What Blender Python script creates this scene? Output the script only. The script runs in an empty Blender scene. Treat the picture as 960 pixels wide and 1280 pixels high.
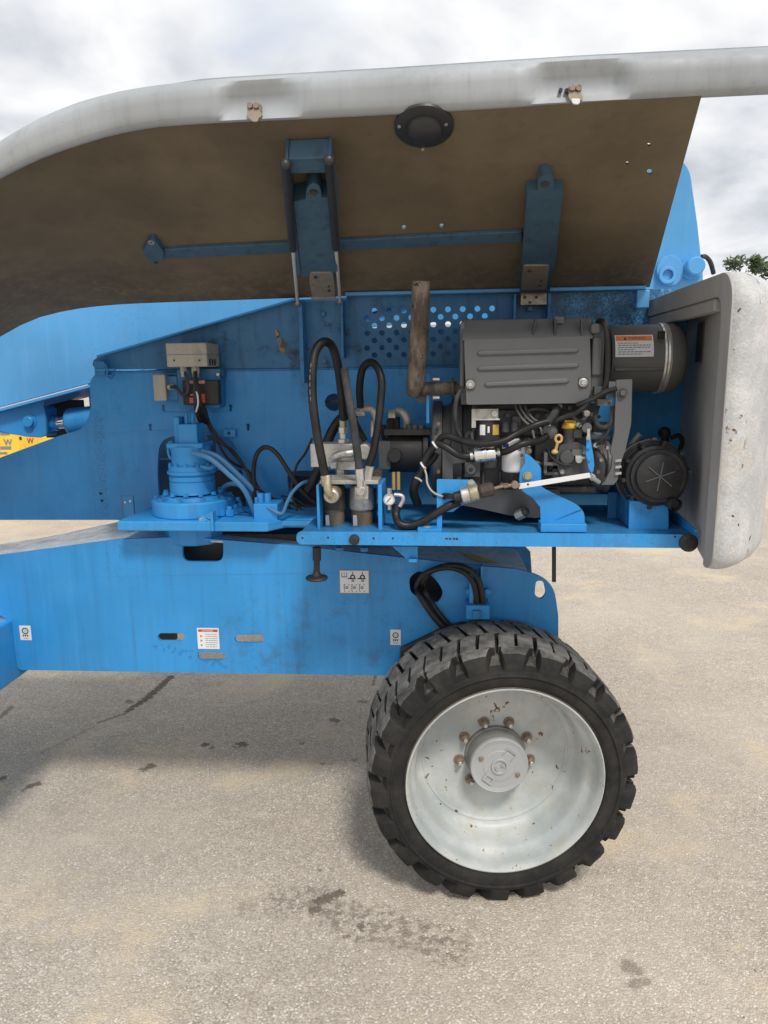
import bpy, bmesh, math, random
from mathutils import Vector, Matrix
from mathutils.geometry import tessellate_polygon
random.seed(7)
R = math.radians
S = bpy.context.scene
COL = S.collection

# ------------------------------------------------------------------ camera
FPX, PITCH, ROLL, CAMH = 900.0, R(10.7), R(0.67), 1.6
CX, CY = 480.0, 640.0
FWD = Vector((0, math.cos(PITCH), -math.sin(PITCH)))
_u0 = Vector((0, math.sin(PITCH), math.cos(PITCH))); _r0 = Vector((1, 0, 0))
UPV = _u0 * math.cos(ROLL) + _r0 * math.sin(ROLL)
RGT = _r0 * math.cos(ROLL) - _u0 * math.sin(ROLL)
CAM = Vector((0, 0, CAMH))
cam = bpy.data.cameras.new('camera'); camo = bpy.data.objects.new('camera', cam); COL.objects.link(camo)
m = Matrix((RGT, UPV, -FWD)).transposed().to_4x4(); m.translation = CAM
camo.matrix_world = m
cam.sensor_fit = 'VERTICAL'; cam.sensor_height = 24; cam.sensor_width = 18
cam.lens = 24 * FPX / 1280
cam.clip_start = 0.05; cam.clip_end = 2000
S.camera = camo
S.render.resolution_x, S.render.resolution_y = 768, 1024

# ------------------------------------------------------------------ world, sun, exposure
SUN_EL, SUN_AZ = R(54), R(163)      # high veiled sun, behind the camera to the right
W = bpy.data.worlds.new('World'); S.world = W; W.use_nodes = True
nt = W.node_tree; nt.nodes.clear()
def wn(t, **k):
    n = nt.nodes.new(t)
    for a, b in k.items(): setattr(n, a, b)
    return n
wo = wn('ShaderNodeOutputWorld'); bg = wn('ShaderNodeBackground'); bg.inputs['Strength'].default_value = 0.1
sky = wn('ShaderNodeTexSky', sky_type='NISHITA'); sky.sun_disc = False
sky.sun_elevation = SUN_EL; sky.sun_rotation = SUN_AZ; sky.air_density = 1.0; sky.dust_density = 1.5
tc = wn('ShaderNodeTexCoord'); sx = wn('ShaderNodeSeparateXYZ')
nt.links.new(tc.outputs['Generated'], sx.inputs[0])
# project the view direction on a cloud layer: xy / (z + k)
den = wn('ShaderNodeMath', operation='MAXIMUM'); den.inputs[1].default_value = 0.0
nt.links.new(sx.outputs[2], den.inputs[0])
den2 = wn('ShaderNodeMath', operation='ADD'); den2.inputs[1].default_value = 0.22
nt.links.new(den.outputs[0], den2.inputs[0])
dv = wn('ShaderNodeVectorMath', operation='DIVIDE'); cb = wn('ShaderNodeCombineXYZ')
for i in range(3): nt.links.new(den2.outputs[0], cb.inputs[i])
nt.links.new(tc.outputs['Generated'], dv.inputs[0]); nt.links.new(cb.outputs[0], dv.inputs[1])
mp = wn('ShaderNodeMapping'); mp.inputs['Scale'].default_value = (1.0, 1.0, 0.15); mp.inputs['Location'].default_value = (3.1, 1.7, 0)
nt.links.new(dv.outputs[0], mp.inputs[0])
n1 = wn('ShaderNodeTexNoise'); n1.inputs['Scale'].default_value = 2.5; n1.inputs['Detail'].default_value = 5; n1.inputs['Roughness'].default_value = 0.5; n1.inputs['Distortion'].default_value = 0.35
nt.links.new(mp.outputs[0], n1.inputs['Vector'])
n2 = wn('ShaderNodeTexNoise'); n2.inputs['Scale'].default_value = 0.8; n2.inputs['Detail'].default_value = 4
nt.links.new(mp.outputs[0], n2.inputs['Vector'])
cr = wn('ShaderNodeValToRGB'); e = cr.color_ramp.elements
e[0].position = 0.34; e[0].color = (3.45, 3.65, 4.05, 1)
e[1].position = 0.66; e[1].color = (6.6, 6.6, 6.55, 1)
nn = cr.color_ramp.elements.new(0.5); nn.color = (5.1, 5.2, 5.4, 1)
nt.links.new(n1.outputs[0], cr.inputs[0])
mk = wn('ShaderNodeMapRange'); mk.inputs[1].default_value = 0.30; mk.inputs[2].default_value = 0.42
nt.links.new(n2.outputs[0], mk.inputs[0])
mx = wn('ShaderNodeMix', data_type='RGBA')
nt.links.new(mk.outputs[0], mx.inputs[0])
skm = wn('ShaderNodeMix', data_type='RGBA'); skm.inputs[0].default_value = 0.55
skm.inputs[7].default_value = (4.9, 5.3, 6.0, 1)
nt.links.new(sky.outputs[0], skm.inputs[6])
nt.links.new(skm.outputs[2], mx.inputs[6]); nt.links.new(cr.outputs[0], mx.inputs[7])
nt.links.new(mx.outputs[2], bg.inputs['Color']); nt.links.new(bg.outputs[0], wo.inputs[0])

sl = bpy.data.lights.new('sun', 'SUN'); sl.energy = 1.5; sl.angle = R(11); sl.color = (1.0, 0.95, 0.88)
so = bpy.data.objects.new('sun', sl); COL.objects.link(so); so.location = (-2, -3, 8)
sd = Vector((math.sin(SUN_AZ) * math.cos(SUN_EL), math.cos(SUN_AZ) * math.cos(SUN_EL), math.sin(SUN_EL)))
so.rotation_euler = sd.to_track_quat('Z', 'Y').to_euler()

S.view_settings.view_transform = 'Standard'; S.view_settings.look = 'None'
S.view_settings.exposure = 0.74; S.view_settings.gamma = 1.0
S.render.engine = 'CYCLES'
S.cycles.max_bounces = 6; S.cycles.diffuse_bounces = 4; S.cycles.glossy_bounces = 3
try:
    S.cycles.use_denoising = True
except Exception: pass

# ------------------------------------------------------------------ frames: real planes of the machine
class Frame:
    """right-handed-ish local axes: X along, Y depth away from the viewer, Z up (in its plane)"""
    def __init__(s, O, X, Y, Z): s.O, s.X, s.Y, s.Z = Vector(O), X.normalized(), Y.normalized(), Z.normalized()
    def loc(s, u, d, v): return s.O + s.X * u + s.Y * d + s.Z * v
    def uv(s, px, py, d):
        r = FWD + RGT * ((px - CX) / FPX) + UPV * ((CY - py) / FPX)
        t = (d - (CAM - s.O).dot(s.Y)) / r.dot(s.Y)
        q = CAM + r * t - s.O
        return q.dot(s.X), q.dot(s.Z)
    def p(s, px, py, d):
        u, v = s.uv(px, py, d); return s.loc(u, d, v)
    def k(s, px, py, d):
        """metres for one photo pixel there"""
        a = s.uv(px - 5, py, d); b = s.uv(px + 5, py, d); return abs(a[0] - b[0]) / 10
def yawed(a):
    a = R(a); return Frame((0, 0, 0), Vector((math.cos(a), -math.sin(a), 0)), Vector((math.sin(a), math.cos(a), 0)), Vector((0, 0, 1)))
T = yawed(5.2)      # turntable
C = yawed(3.8)      # chassis
WH = yawed(-2.4)    # steered wheel

# ------------------------------------------------------------------ node materials
class NT:
    def __init__(s, name):
        s.m = bpy.data.materials.new(name); s.m.use_nodes = True
        s.t = s.m.node_tree; s.b = s.t.nodes['Principled BSDF']
        s.pos = s.n('ShaderNodeNewGeometry').outputs['Position']
    def n(s, t, **k):
        x = s.t.nodes.new(t)
        for a, b in k.items(): setattr(x, a, b)
        return x
    def L(s, a, b): s.t.links.new(a, b)
    def val(s, x, sock):
        if isinstance(x, (int, float)): sock.default_value = x
        elif isinstance(x, (tuple, list)): sock.default_value = tuple(x) + ((1,) if len(x) == 3 and sock.type == 'RGBA' else ())
        else: s.L(x, sock)
    def math(s, op, a, b=None, c=None):
        x = s.n('ShaderNodeMath', operation=op); s.val(a, x.inputs[0])
        if b is not None: s.val(b, x.inputs[1])
        if c is not None: s.val(c, x.inputs[2])
        return x.outputs[0]
    def scale(s, v, sc=(1, 1, 1), loc=(0, 0, 0), rot=(0, 0, 0)):
        x = s.n('ShaderNodeMapping'); x.inputs['Scale'].default_value = sc; x.inputs['Location'].default_value = loc; x.inputs['Rotation'].default_value = rot
        s.L(v, x.inputs[0]); return x.outputs[0]
    def noise(s, sc, det=3, rough=0.55, v=None, dist=0.0):
        x = s.n('ShaderNodeTexNoise'); x.inputs['Scale'].default_value = sc; x.inputs['Detail'].default_value = det
        x.inputs['Roughness'].default_value = rough; x.inputs['Distortion'].default_value = dist
        s.L(v or s.pos, x.inputs['Vector']); return x.outputs[0]
    def voro(s, sc, out='Distance', v=None, feat='F1'):
        x = s.n('ShaderNodeTexVoronoi', feature=feat); x.inputs['Scale'].default_value = sc
        s.L(v or s.pos, x.inputs['Vector']); return x.outputs[out]
    def ramp(s, f, lo, hi, a=0.0, b=1.0):
        x = s.n('ShaderNodeMapRange', interpolation_type='SMOOTHSTEP'); s.L(f, x.inputs[0])
        for i, q in enumerate((lo, hi, a, b)): x.inputs[i + 1].default_value = q
        return x.outputs[0]
    def mix(s, f, a, b, bt='MIX'):
        x = s.n('ShaderNodeMix', data_type='RGBA', blend_type=bt); s.val(f, x.inputs[0]); s.val(a, x.inputs[6]); s.val(b, x.inputs[7]); return x.outputs[2]
    def bump(s, h, strength=0.3, dist=0.002):
        x = s.n('ShaderNodeBump'); x.inputs['Strength'].default_value = strength; x.inputs['Distance'].default_value = dist
        s.L(h, x.inputs['Height']); s.L(x.outputs[0], s.b.inputs['Normal'])
    def out(s, col, rough=0.5, metal=0.0, spec=0.5):
        s.val(col, s.b.inputs['Base Color']); s.val(rough, s.b.inputs['Roughness']); s.val(metal, s.b.inputs['Metallic'])
        s.b.inputs['Specular IOR Level'].default_value = spec
        return s.m

def paint(name, col, dirt=(0.06, 0.05, 0.04), amount=0.35, rough=0.42, streak=True, chip=None, chip_lo=0.70, var=0.12, orange=0.06, stains=(), scratch=False):
    n = NT(name)
    big = n.noise(2.3, 2); c = n.mix(n.ramp(big, 0.3, 0.7), tuple(x * (1 - var) for x in col), tuple(min(1, x * (1 + var)) for x in col))
    fade = n.ramp(n.noise(9, 3, 0.65), 0.45, 0.75, 0, 0.10)
    g = sum(col) / 3
    c = n.mix(fade, c, tuple(x * 0.6 + g * 0.55 for x in col))
    if streak:
        st = n.noise(1, 3, 0.6, v=n.scale(n.pos, (38, 38, 2.2)))
        c = n.mix(n.ramp(st, 0.50, 0.78, 0, 0.42 * amount / 0.35), c, tuple(x * 0.58 + d * 0.3 for x, d in zip(col, dirt)))
        c = n.mix(n.ramp(st, 0.28, 0.46, 0.22, 0), c, tuple(min(1, x * 1.1 + 0.05) for x in col))
    gr = n.noise(14, 5, 0.72); gm = n.noise(1.7, 1)
    gf = n.math('MULTIPLY', n.ramp(gr, 0.5, 0.72), n.ramp(gm, 0.42, 0.66))
    c = n.mix(n.math('MULTIPLY', gf, amount), c, dirt)
    sp = n.ramp(n.noise(160, 1, 0.5), 0.68, 0.74, 0, 0.5)
    c = n.mix(n.math('MULTIPLY', sp, n.ramp(gm, 0.4, 0.6)), c, dirt)
    for (A, B, rad, stg, dsc, lo) in stains:
        pa = n.n('ShaderNodeVectorMath', operation='SUBTRACT'); n.L(n.pos, pa.inputs[0]); pa.inputs[1].default_value = A; BA = B - A
        dt = n.n('ShaderNodeVectorMath', operation='DOT_PRODUCT'); n.L(pa.outputs[0], dt.inputs[0]); dt.inputs[1].default_value = BA / max(BA.length_squared, 1e-6)
        h = n.n('ShaderNodeClamp'); n.L(dt.outputs['Value'], h.inputs[0])
        sv = n.n('ShaderNodeVectorMath', operation='SCALE'); sv.inputs[0].default_value = BA; n.L(h.outputs[0], sv.inputs['Scale'])
        ln = n.n('ShaderNodeVectorMath', operation='DISTANCE'); n.L(pa.outputs[0], ln.inputs[0]); n.L(sv.outputs[0], ln.inputs[1])
        near = n.ramp(ln.outputs['Value'], rad * .3, rad, 1, 0); spk = n.ramp(n.math('ADD', n.noise(dsc, 2, 0.5), n.math('MULTIPLY', near, 0.10)), lo, lo + .04)
        c = n.mix(n.math('MULTIPLY', n.math('MULTIPLY', near, spk), stg), c, (0.02, 0.045, 0.085))
    if scratch:
        sc1 = n.ramp(n.noise(1, 2, 0.5, v=n.scale(n.pos, (5, 5, 260), (0, 0, 0), (0, .35, 0))), 0.70, 0.76, 0, 1); sc2 = n.ramp(n.noise(1, 2, 0.5, v=n.scale(n.pos, (240, 240, 7), (3, 1, 2), (0, -.25, 0))), 0.71, 0.77, 0, 1)
        c = n.mix(n.math('MULTIPLY', n.math('MAXIMUM', sc1, sc2), n.ramp(big, 0.42, 0.62, 0, 0.30)), c, (0.22, 0.36, 0.52))
    if chip:
        ch = n.ramp(n.noise(26, 5, 0.7, dist=0.6), chip_lo, chip_lo + 0.02)
        c = n.mix(ch, c, chip)
    r = n.ramp(gr, 0.3, 0.7, rough - 0.08, rough + 0.14)
    n.bump(n.noise(240, 1), orange, 0.001)
    return n.out(c, r)

MAT = {}
BLUE_STAINS = [(T.p(122, 520, 2.5), T.p(129, 638, 2.5), .04, .5, 230, .64), (C.p(380, 690, 2.3), C.p(500, 700, 2.3), .03, .5, 220, .68), (T.p(375, 674, 1.95), T.p(620, 674, 1.95), .03, .45, 230, .74), (C.p(197, 806, 2.3), C.p(280, 830, 2.3), .03, .3, 60, .62)]
MAT['blue'] = paint('blue_paint', (0.027, 0.268, 0.62), amount=0.38, stains=BLUE_STAINS, chip=(0.055, 0.06, 0.07), chip_lo=0.755, scratch=True)
MAT['blue_dirty'] = paint('blue_paint_grimy', (0.026, 0.190, 0.43), dirt=(0.03, 0.027, 0.025), amount=0.9, rough=0.45)
MAT['blue_boom'] = paint('blue_paint_skylit', (0.085, 0.34, 0.66), amount=0.12, rough=0.4)  # lighter copy of the blue, the boom's skylight put into the colour
MAT['slate'] = paint('slate_grime_and_shade', (0.055, 0.115, 0.175), dirt=(0.05, 0.045, 0.04), amount=0.9, rough=0.55)  # grime on the hood fittings, painted shade on the inner frame
MAT['blue_shaded'] = paint('blue_paint_hood_shade', (0.024, 0.155, 0.33), dirt=(0.02, 0.02, 0.022), amount=0.9, rough=0.45)  # grimy blue darkened further, the hood's shade is painted into it
MAT['deck'] = paint('deck_sky_sheen', (0.52, 0.60, 0.66), dirt=(0.36, 0.33, 0.29), amount=0.7, rough=0.28, streak=False)  # pale base colour carries the reflected sky, over real dirt
MAT['hood_out'] = paint('hood_grey_paint', (0.345, 0.368, 0.385), dirt=(0.20, 0.19, 0.175), amount=0.5, rough=0.55)
MAT['dark_gray'] = paint('engine_dark_grey', (0.070, 0.072, 0.075), dirt=(0.16, 0.14, 0.115), amount=0.7, rough=0.5, streak=False)
MAT['cover_gray'] = paint('engine_cover_grey', (0.112, 0.114, 0.118), dirt=(0.19, 0.18, 0.165), amount=0.7, rough=0.5, streak=False, chip=(0.3, 0.3, 0.29), chip_lo=0.76)
MAT['black'] = paint('black_plastic', (0.018, 0.018, 0.019), dirt=(0.09, 0.08, 0.07), amount=0.6, rough=0.5, streak=False)
MAT['muffler'] = paint('muffler_sooty_steel', (0.105, 0.101, 0.094), dirt=(0.19, 0.175, 0.15), amount=0.7, rough=0.5, streak=False)
MAT['box_gray'] = paint('grey_beige_box', (0.42, 0.40, 0.34), dirt=(0.16, 0.13, 0.09), amount=0.6, rough=0.55)
MAT['white'] = paint('white_filter_paint', (0.80, 0.81, 0.82), dirt=(0.35, 0.3, 0.25), amount=0.3, rough=0.35, streak=False)
MAT['yellow'] = paint('yellow_plastic', (0.72, 0.42, 0.045), dirt=(0.2, 0.15, 0.08), amount=0.3, rough=0.45, streak=False)
MAT['ring'] = paint('tan_plastic', (0.55, 0.37, 0.14), dirt=(0.2, 0.15, 0.08), amount=0.4, rough=0.45, streak=False)
MAT['brown'] = paint('rusty_brown_iron', (0.060, 0.048, 0.038), dirt=(0.02, 0.018, 0.016), amount=0.6, rough=0.65, streak=False)
MAT['oilbowl'] = paint('oily_filter_bowl', (0.17, 0.125, 0.075), dirt=(0.04, 0.15, 0.33), amount=0.85, rough=0.4)
MAT['red'] = paint('red_print', (0.55, 0.05, 0.035), amount=0.1, streak=False)
MAT['redpale'] = paint('faded_red_print', (0.6, 0.22, 0.18), amount=0.2, streak=False)
MAT['orange'] = paint('orange_print', (0.75, 0.20, 0.03), amount=0.1, streak=False)
MAT['paper'] = paint('sticker_white', (0.72, 0.73, 0.74), dirt=(0.4, 0.38, 0.34), amount=0.3, rough=0.4, streak=False)
MAT['ink'] = paint('print_black', (0.03, 0.03, 0.032), amount=0.1, streak=False)
MAT['inkgray'] = paint('print_grey', (0.22, 0.22, 0.23), amount=0.1, streak=False)
MAT['goldfoil'] = paint('gold_band', (0.50, 0.36, 0.08), amount=0.2, rough=0.3, streak=False)
MAT['cw_in'] = paint('counterweight_grey', (0.40, 0.395, 0.385), dirt=(0.34, 0.20, 0.15), amount=0.5, rough=0.6)

def metal(name, col, rough=0.38, dirt=(0.12, 0.1, 0.08), amt=0.6, metallic=0.85):
    n = NT(name)
    c = n.mix(n.ramp(n.noise(40, 5, 0.65), 0.45, 0.72, 0, amt), col, dirt)
    mt = n.ramp(n.noise(40, 5, 0.65), 0.45, 0.72, metallic, metallic * 0.3)
    return n.out(c, n.ramp(n.noise(60, 3), 0.3, 0.7, rough - 0.1, rough + 0.15), mt)
MAT['steel'] = metal('zinc_steel', (0.62, 0.61, 0.58))
MAT['alu'] = metal('cast_aluminium', (0.50, 0.49, 0.46), rough=0.5, dirt=(0.16, 0.15, 0.13), metallic=0.6)
MAT['rod'] = metal('bright_rod', (0.72, 0.71, 0.68), rough=0.4, amt=0.2, metallic=0.35)
MAT['rustpatch'] = paint('bare_rust_primer', (0.30, 0.20, 0.09), dirt=(0.035, 0.02, 0.012), amount=1.0, streak=False, chip=(0.03, 0.02, 0.015), chip_lo=0.56)
MAT['chrome'] = metal('chrome_rod', (0.8, 0.8, 0.8), rough=0.18, amt=0.15, metallic=1.0)
MAT['bolt'] = metal('rusty_bolt', (0.30, 0.24, 0.19), rough=0.5, dirt=(0.16, 0.07, 0.03), amt=0.8, metallic=0.5)
MAT['brass'] = metal('yellow_zinc', (0.50, 0.45, 0.31), rough=0.42)
MAT['hingeplate'] = metal('hinge_galvanised', (0.36, 0.31, 0.24), rough=0.5, dirt=(0.14, 0.10, 0.06), metallic=0.45)


def mottled():
    n = NT('blue_paint_water_stained')
    w = n.noise(85, 4, 0.6, dist=1.6)
    c = n.mix(n.ramp(w, 0.45, 0.55), (0.022, 0.12, 0.26), (0.10, 0.34, 0.58))
    c = n.mix(n.ramp(n.noise(6, 4, 0.7), 0.42, 0.62, 0, 0.75), c, (0.018, 0.07, 0.14))
    return n.out(c, 0.45)
MAT['blue_mottled'] = mottled()

def exhaust():
    n = NT('rusty_exhaust_pipe')
    a = n.noise(18, 6, 0.7, v=n.scale(n.pos, (1, 1, 0.35)))
    c = n.mix(n.ramp(a, 0.35, 0.7), (0.085, 0.065, 0.052), (0.36, 0.29, 0.225))
    c = n.mix(n.ramp(n.noise(70, 4, 0.6), 0.62, 0.68), c, (0.03, 0.02, 0.016))
    n.bump(n.noise(60, 4), 0.25, 0.003)
    return n.out(c, 0.75, 0.2)
MAT['exhaust'] = exhaust()

def rubber(name, base, dust, amt, bump=0.4, rough=0.8):
    n = NT(name)
    a = n.noise(11, 7, 0.7); b = n.noise(60, 5, 0.7)
    f = n.math('MULTIPLY', n.math('ADD', n.ramp(a, 0.36, 0.68), n.ramp(b, 0.5, 0.8, 0, 0.5)), amt)
    c = n.mix(f, base, dust)
    n.bump(n.noise(150, 5, 0.7), bump, 0.003)
    return n.out(c, rough, 0, 0.35)
MAT['rubber'] = rubber('tyre_rubber', (0.013, 0.0128, 0.013), (0.085, 0.078, 0.068), 0.26)
MAT['tread'] = rubber('tyre_tread_dusty', (0.060, 0.058, 0.055), (0.25, 0.235, 0.215), 0.9, 0.8)
MAT['mud'] = rubber('tyre_groove_dust', (0.035, 0.032, 0.029), (0.17, 0.155, 0.132), 0.8, 0.8)
MAT['hose'] = rubber('hose_rubber', (0.011, 0.011, 0.0115), (0.075, 0.07, 0.065), 0.22, 0.05, 0.42)
MAT['cable'] = rubber('cable_grey', (0.03, 0.032, 0.036), (0.11, 0.11, 0.105), 0.5, 0.1)
MAT['cable_blue'] = paint('hose_overspray_blue', (0.055, 0.19, 0.38), dirt=(0.10, 0.10, 0.10), amount=0.8, rough=0.5, streak=False)

def rim():
    n = NT('rim_grey_paint')
    c = n.mix(n.ramp(n.noise(5, 5, 0.6), 0.35, 0.68), (0.36, 0.395, 0.405), (0.54, 0.56, 0.545))
    c = n.mix(n.ramp(n.noise(13, 5, 0.7), 0.48, 0.70, 0, 0.5), c, (0.43, 0.41, 0.33))
    m1 = n.ramp(n.noise(34, 5, 0.62, dist=0.8), 0.65, 0.67)
    c = n.mix(n.ramp(n.noise(34, 5, 0.62, dist=0.8), 0.60, 0.65, 0, 0.6), c, (0.56, 0.53, 0.44))
    c = n.mix(m1, c, (0.13, 0.065, 0.03))
    c = n.mix(n.ramp(n.noise(120, 3, 0.6), 0.69, 0.73, 0, 0.8), c, (0.12, 0.08, 0.05))
    n.bump(n.noise(34, 5, 0.62, dist=0.8), 0.12, 0.003)
    return n.out(c, 0.45)
MAT['rim'] = rim()

def hood_in():
    n = NT('hood_fibreglass_inside')
    c = n.mix(n.ramp(n.noise(2.0, 5, 0.6), 0.3, 0.7), (0.118, 0.092, 0.060), (0.195, 0.156, 0.100))
    c = n.mix(n.ramp(n.noise(18, 6, 0.72), 0.48, 0.72, 0, 0.28), c, (0.085, 0.067, 0.046))
    # dust and flaking collected along the hinge side (low end of the lid)
    sep = n.n('ShaderNodeSeparateXYZ'); n.L(n.pos, sep.inputs[0])
    edge = n.ramp(sep.outputs[2], 1.87, 1.99, 1, 0)
    fl = n.math('MULTIPLY', n.ramp(n.noise(30, 5, 0.75), 0.42, 0.72), edge)
    c = n.mix(n.math('MULTIPLY', fl, 0.45), c, (0.30, 0.245, 0.175))
    fib = n.noise(1, 3, 0.5, v=n.scale(n.pos, (140, 18, 18)))
    n.bump(n.math('ADD', n.noise(60, 3), fib), 0.12, 0.002)
    return n.out(c, 0.72, 0, 0.3)
MAT['hood_in'] = hood_in()

def cw_out():
    n = NT('counterweight_flaking_white')
    c = n.mix(n.ramp(n.noise(7, 6, 0.65), 0.35, 0.68), (0.44, 0.455, 0.465), (0.66, 0.66, 0.645))
    c = n.mix(n.ramp(n.noise(4, 5, 0.7), 0.56, 0.70, 0, 0.5), c, (0.55, 0.48, 0.35))
    wr = n.noise(40, 5, 0.62, dist=2.2)
    c = n.mix(n.ramp(wr, 0.50, 0.53, 0, 0.55), c, n.mix(n.ramp(wr, 0.53, 0.58), (0.36, 0.35, 0.33), (0.60, 0.60, 0.59)))
    rs = n.math('MULTIPLY', n.ramp(n.noise(26, 5, 0.6, dist=0.5), 0.60, 0.62), n.ramp(n.noise(3.1, 2), 0.48, 0.56))
    for A, B, rad, lo in ((T.p(945, 655, 1.82), T.p(936, 698, 1.82), .035, .53), (T.p(926, 385, 1.76), T.p(950, 380, 1.82), .03, .55), (T.p(918, 395, 1.76), T.p(917, 440, 1.76), .008, .48), (T.p(916, 645, 1.76), T.p(917, 646, 1.76), .008, .42), (T.p(922, 655, 1.77), T.p(923, 656, 1.77), .008, .42)):
        pa = n.n('ShaderNodeVectorMath', operation='SUBTRACT'); n.L(n.pos, pa.inputs[0]); pa.inputs[1].default_value = A; BA = B - A
        dt = n.n('ShaderNodeVectorMath', operation='DOT_PRODUCT'); n.L(pa.outputs[0], dt.inputs[0]); dt.inputs[1].default_value = BA / max(BA.length_squared, 1e-6)
        h = n.n('ShaderNodeClamp'); n.L(dt.outputs['Value'], h.inputs[0])
        sv = n.n('ShaderNodeVectorMath', operation='SCALE'); sv.inputs[0].default_value = BA; n.L(h.outputs[0], sv.inputs['Scale'])
        ln = n.n('ShaderNodeVectorMath', operation='DISTANCE'); n.L(pa.outputs[0], ln.inputs[0]); n.L(sv.outputs[0], ln.inputs[1])
        rs = n.math('MAXIMUM', rs, n.ramp(n.math('ADD', n.noise(55, 4, 0.6), n.ramp(ln.outputs['Value'], 0, rad, 0.02, -0.4)), lo, lo + .02))
    c = n.mix(rs, c, (0.13, 0.06, 0.035))
    n.bump(n.math('ADD', wr, n.noise(130, 3)), 0.5, 0.003)
    return n.out(c, 0.55)
MAT['cw_out'] = cw_out()

def foliage(name, a, b):
    n = NT(name); oi = n.n('ShaderNodeNewGeometry')
    c = n.mix(n.ramp(n.noise(1.5, 3), 0.3, 0.7), a, b)
    n.b.inputs['Transmission Weight'].default_value = 0
    return n.out(c, 0.6)
MAT['leaf'] = foliage('leaf_green', (0.035, 0.06, 0.022), (0.085, 0.12, 0.045))
MAT['bark'] = foliage('bark', (0.09, 0.07, 0.05), (0.15, 0.12, 0.09))

# ------------------------------------------------------------------ mesh builder
class MB:
    def __init__(s): s.v, s.f, s.mi, s.sm, s.mats = [], [], [], [], []
    def mat(s, name):
        if name not in s.mats: s.mats.append(name)
        return s.mats.index(name)
    def add(s, vs, fs, mat, smooth=False):
        o = len(s.v); s.v += [Vector(q) for q in vs]; k = s.mat(mat)
        for f in fs: s.f.append([i + o for i in f]); s.mi.append(k); s.sm.append(smooth)
        return s
    # plate: polygon (with holes) in the frame's XZ plane, front face at depth d, thickness back
    def plate(s, fr, d, th, loops, mat, px=True, edge_mat=None):
        loops = [[(fr.uv(x, y, d) if px else (x, y)) for x, y in lp] for lp in loops]
        flat = [q for lp in loops for q in lp]
        tris = tessellate_polygon([[Vector((x, y, 0)) for x, y in lp] for lp in loops])
        nv = len(flat)
        vs = [fr.loc(u, d, v) for u, v in flat] + [fr.loc(u, d + th, v) for u, v in flat]
        fs = [list(t) for t in tris] + [[i + nv for i in t][::-1] for t in tris]
        s.add(vs, fs, mat)
        sf = []; o = 0
        for lp in loops:
            k = len(lp)
            for i in range(k):
                a, b = o + i, o + (i + 1) % k; sf.append([a, b, b + nv, a + nv])
            o += k
        s.add(vs, sf, edge_mat or mat); return s
    def box(s, fr, u0, u1, d0, d1, v0, v1, mat):
        vs = [fr.loc(u, d, v) for u in (u0, u1) for d in (d0, d1) for v in (v0, v1)]
        s.add(vs, [[0, 1, 3, 2], [4, 6, 7, 5], [0, 4, 5, 1], [2, 3, 7, 6], [0, 2, 6, 4], [1, 5, 7, 3]], mat); return s
    def boxpx(s, fr, x0, y0, x1, y1, d, th, mat):
        ym, xm = (y0 + y1) / 2, (x0 + x1) / 2
        u0 = fr.uv(x0, ym, d)[0]; u1 = fr.uv(x1, ym, d)[0]; v1 = fr.uv(xm, y0, d)[1]; v0 = fr.uv(xm, y1, d)[1]
        return s.box(fr, u0, u1, d, d + th, v0, v1, mat)
    def tube(s, pts, r, mat, seg=10, cap=True, sub=6, smooth_path=True):
        pts = [Vector(p) for p in pts]
        if smooth_path and len(pts) > 2:
            q = []
            P = [pts[0] * 2 - pts[1]] + pts + [pts[-1] * 2 - pts[-2]]
            for i in range(1, len(P) - 2):
                for j in range(sub):
                    t = j / sub; a, b, c, d = P[i - 1], P[i], P[i + 1], P[i + 2]
                    q.append(0.5 * ((2 * b) + (c - a) * t + (2 * a - 5 * b + 4 * c - d) * t * t + (3 * b - a - 3 * c + d) * t ** 3))
            q.append(pts[-1]); pts = q
        n = len(pts); rr = r if isinstance(r, (list, tuple)) else None
        tang = [(pts[min(i + 1, n - 1)] - pts[max(i - 1, 0)]).normalized() for i in range(n)]
        ref = tang[0].orthogonal().normalized(); vs = []
        for i in range(n):
            ref = (ref - tang[i] * ref.dot(tang[i])).normalized(); b = tang[i].cross(ref)
            ri = r if rr is None else rr[0] + (rr[1] - rr[0]) * i / (n - 1)
            for j in range(seg):
                a = 2 * math.pi * j / seg; vs.append(pts[i] + (ref * math.cos(a) + b * math.sin(a)) * ri)
        fs = [[i * seg + j, i * seg + (j + 1) % seg, (i + 1) * seg + (j + 1) % seg, (i + 1) * seg + j] for i in range(n - 1) for j in range(seg)]
        s.add(vs, fs, mat, True)
        if cap: s.add(vs[:seg], [list(range(seg))[::-1]], mat); s.add(vs[-seg:], [list(range(seg))], mat)
        return s
    def lathe(s, P, A, prof, mat, seg=32, mats=None, rot=0.0, smooth=True, squash=None):
        """prof: (t along the axis, radius)"""
        A = Vector(A).normalized(); X = A.orthogonal().normalized() if abs(A.z) > 0.95 else (Vector((0, 0, 1)) - A * A.z).normalized()
        Y = A.cross(X); vs = []
        for t, r in prof:
            for j in range(seg):
                a = rot + 2 * math.pi * j / seg
                vs.append(P + A * t + (X * math.cos(a) + Y * math.sin(a)) * max(r, 1e-5))
        for i in range(len(prof) - 1):
            fs = [[i * seg + j, i * seg + (j + 1) % seg, (i + 1) * seg + (j + 1) % seg, (i + 1) * seg + j] for j in range(seg)]
            o = len(s.v)
            s.add(vs, fs, (mats[i] if mats else mat), smooth) if i == 0 else s._more(fs, base, (mats[i] if mats else mat), smooth)
            if i == 0: base = o
        return s
    def _more(s, fs, base, mat, smooth):
        k = s.mat(mat)
        for f in fs: s.f.append([i + base for i in f]); s.mi.append(k); s.sm.append(smooth)
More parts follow.
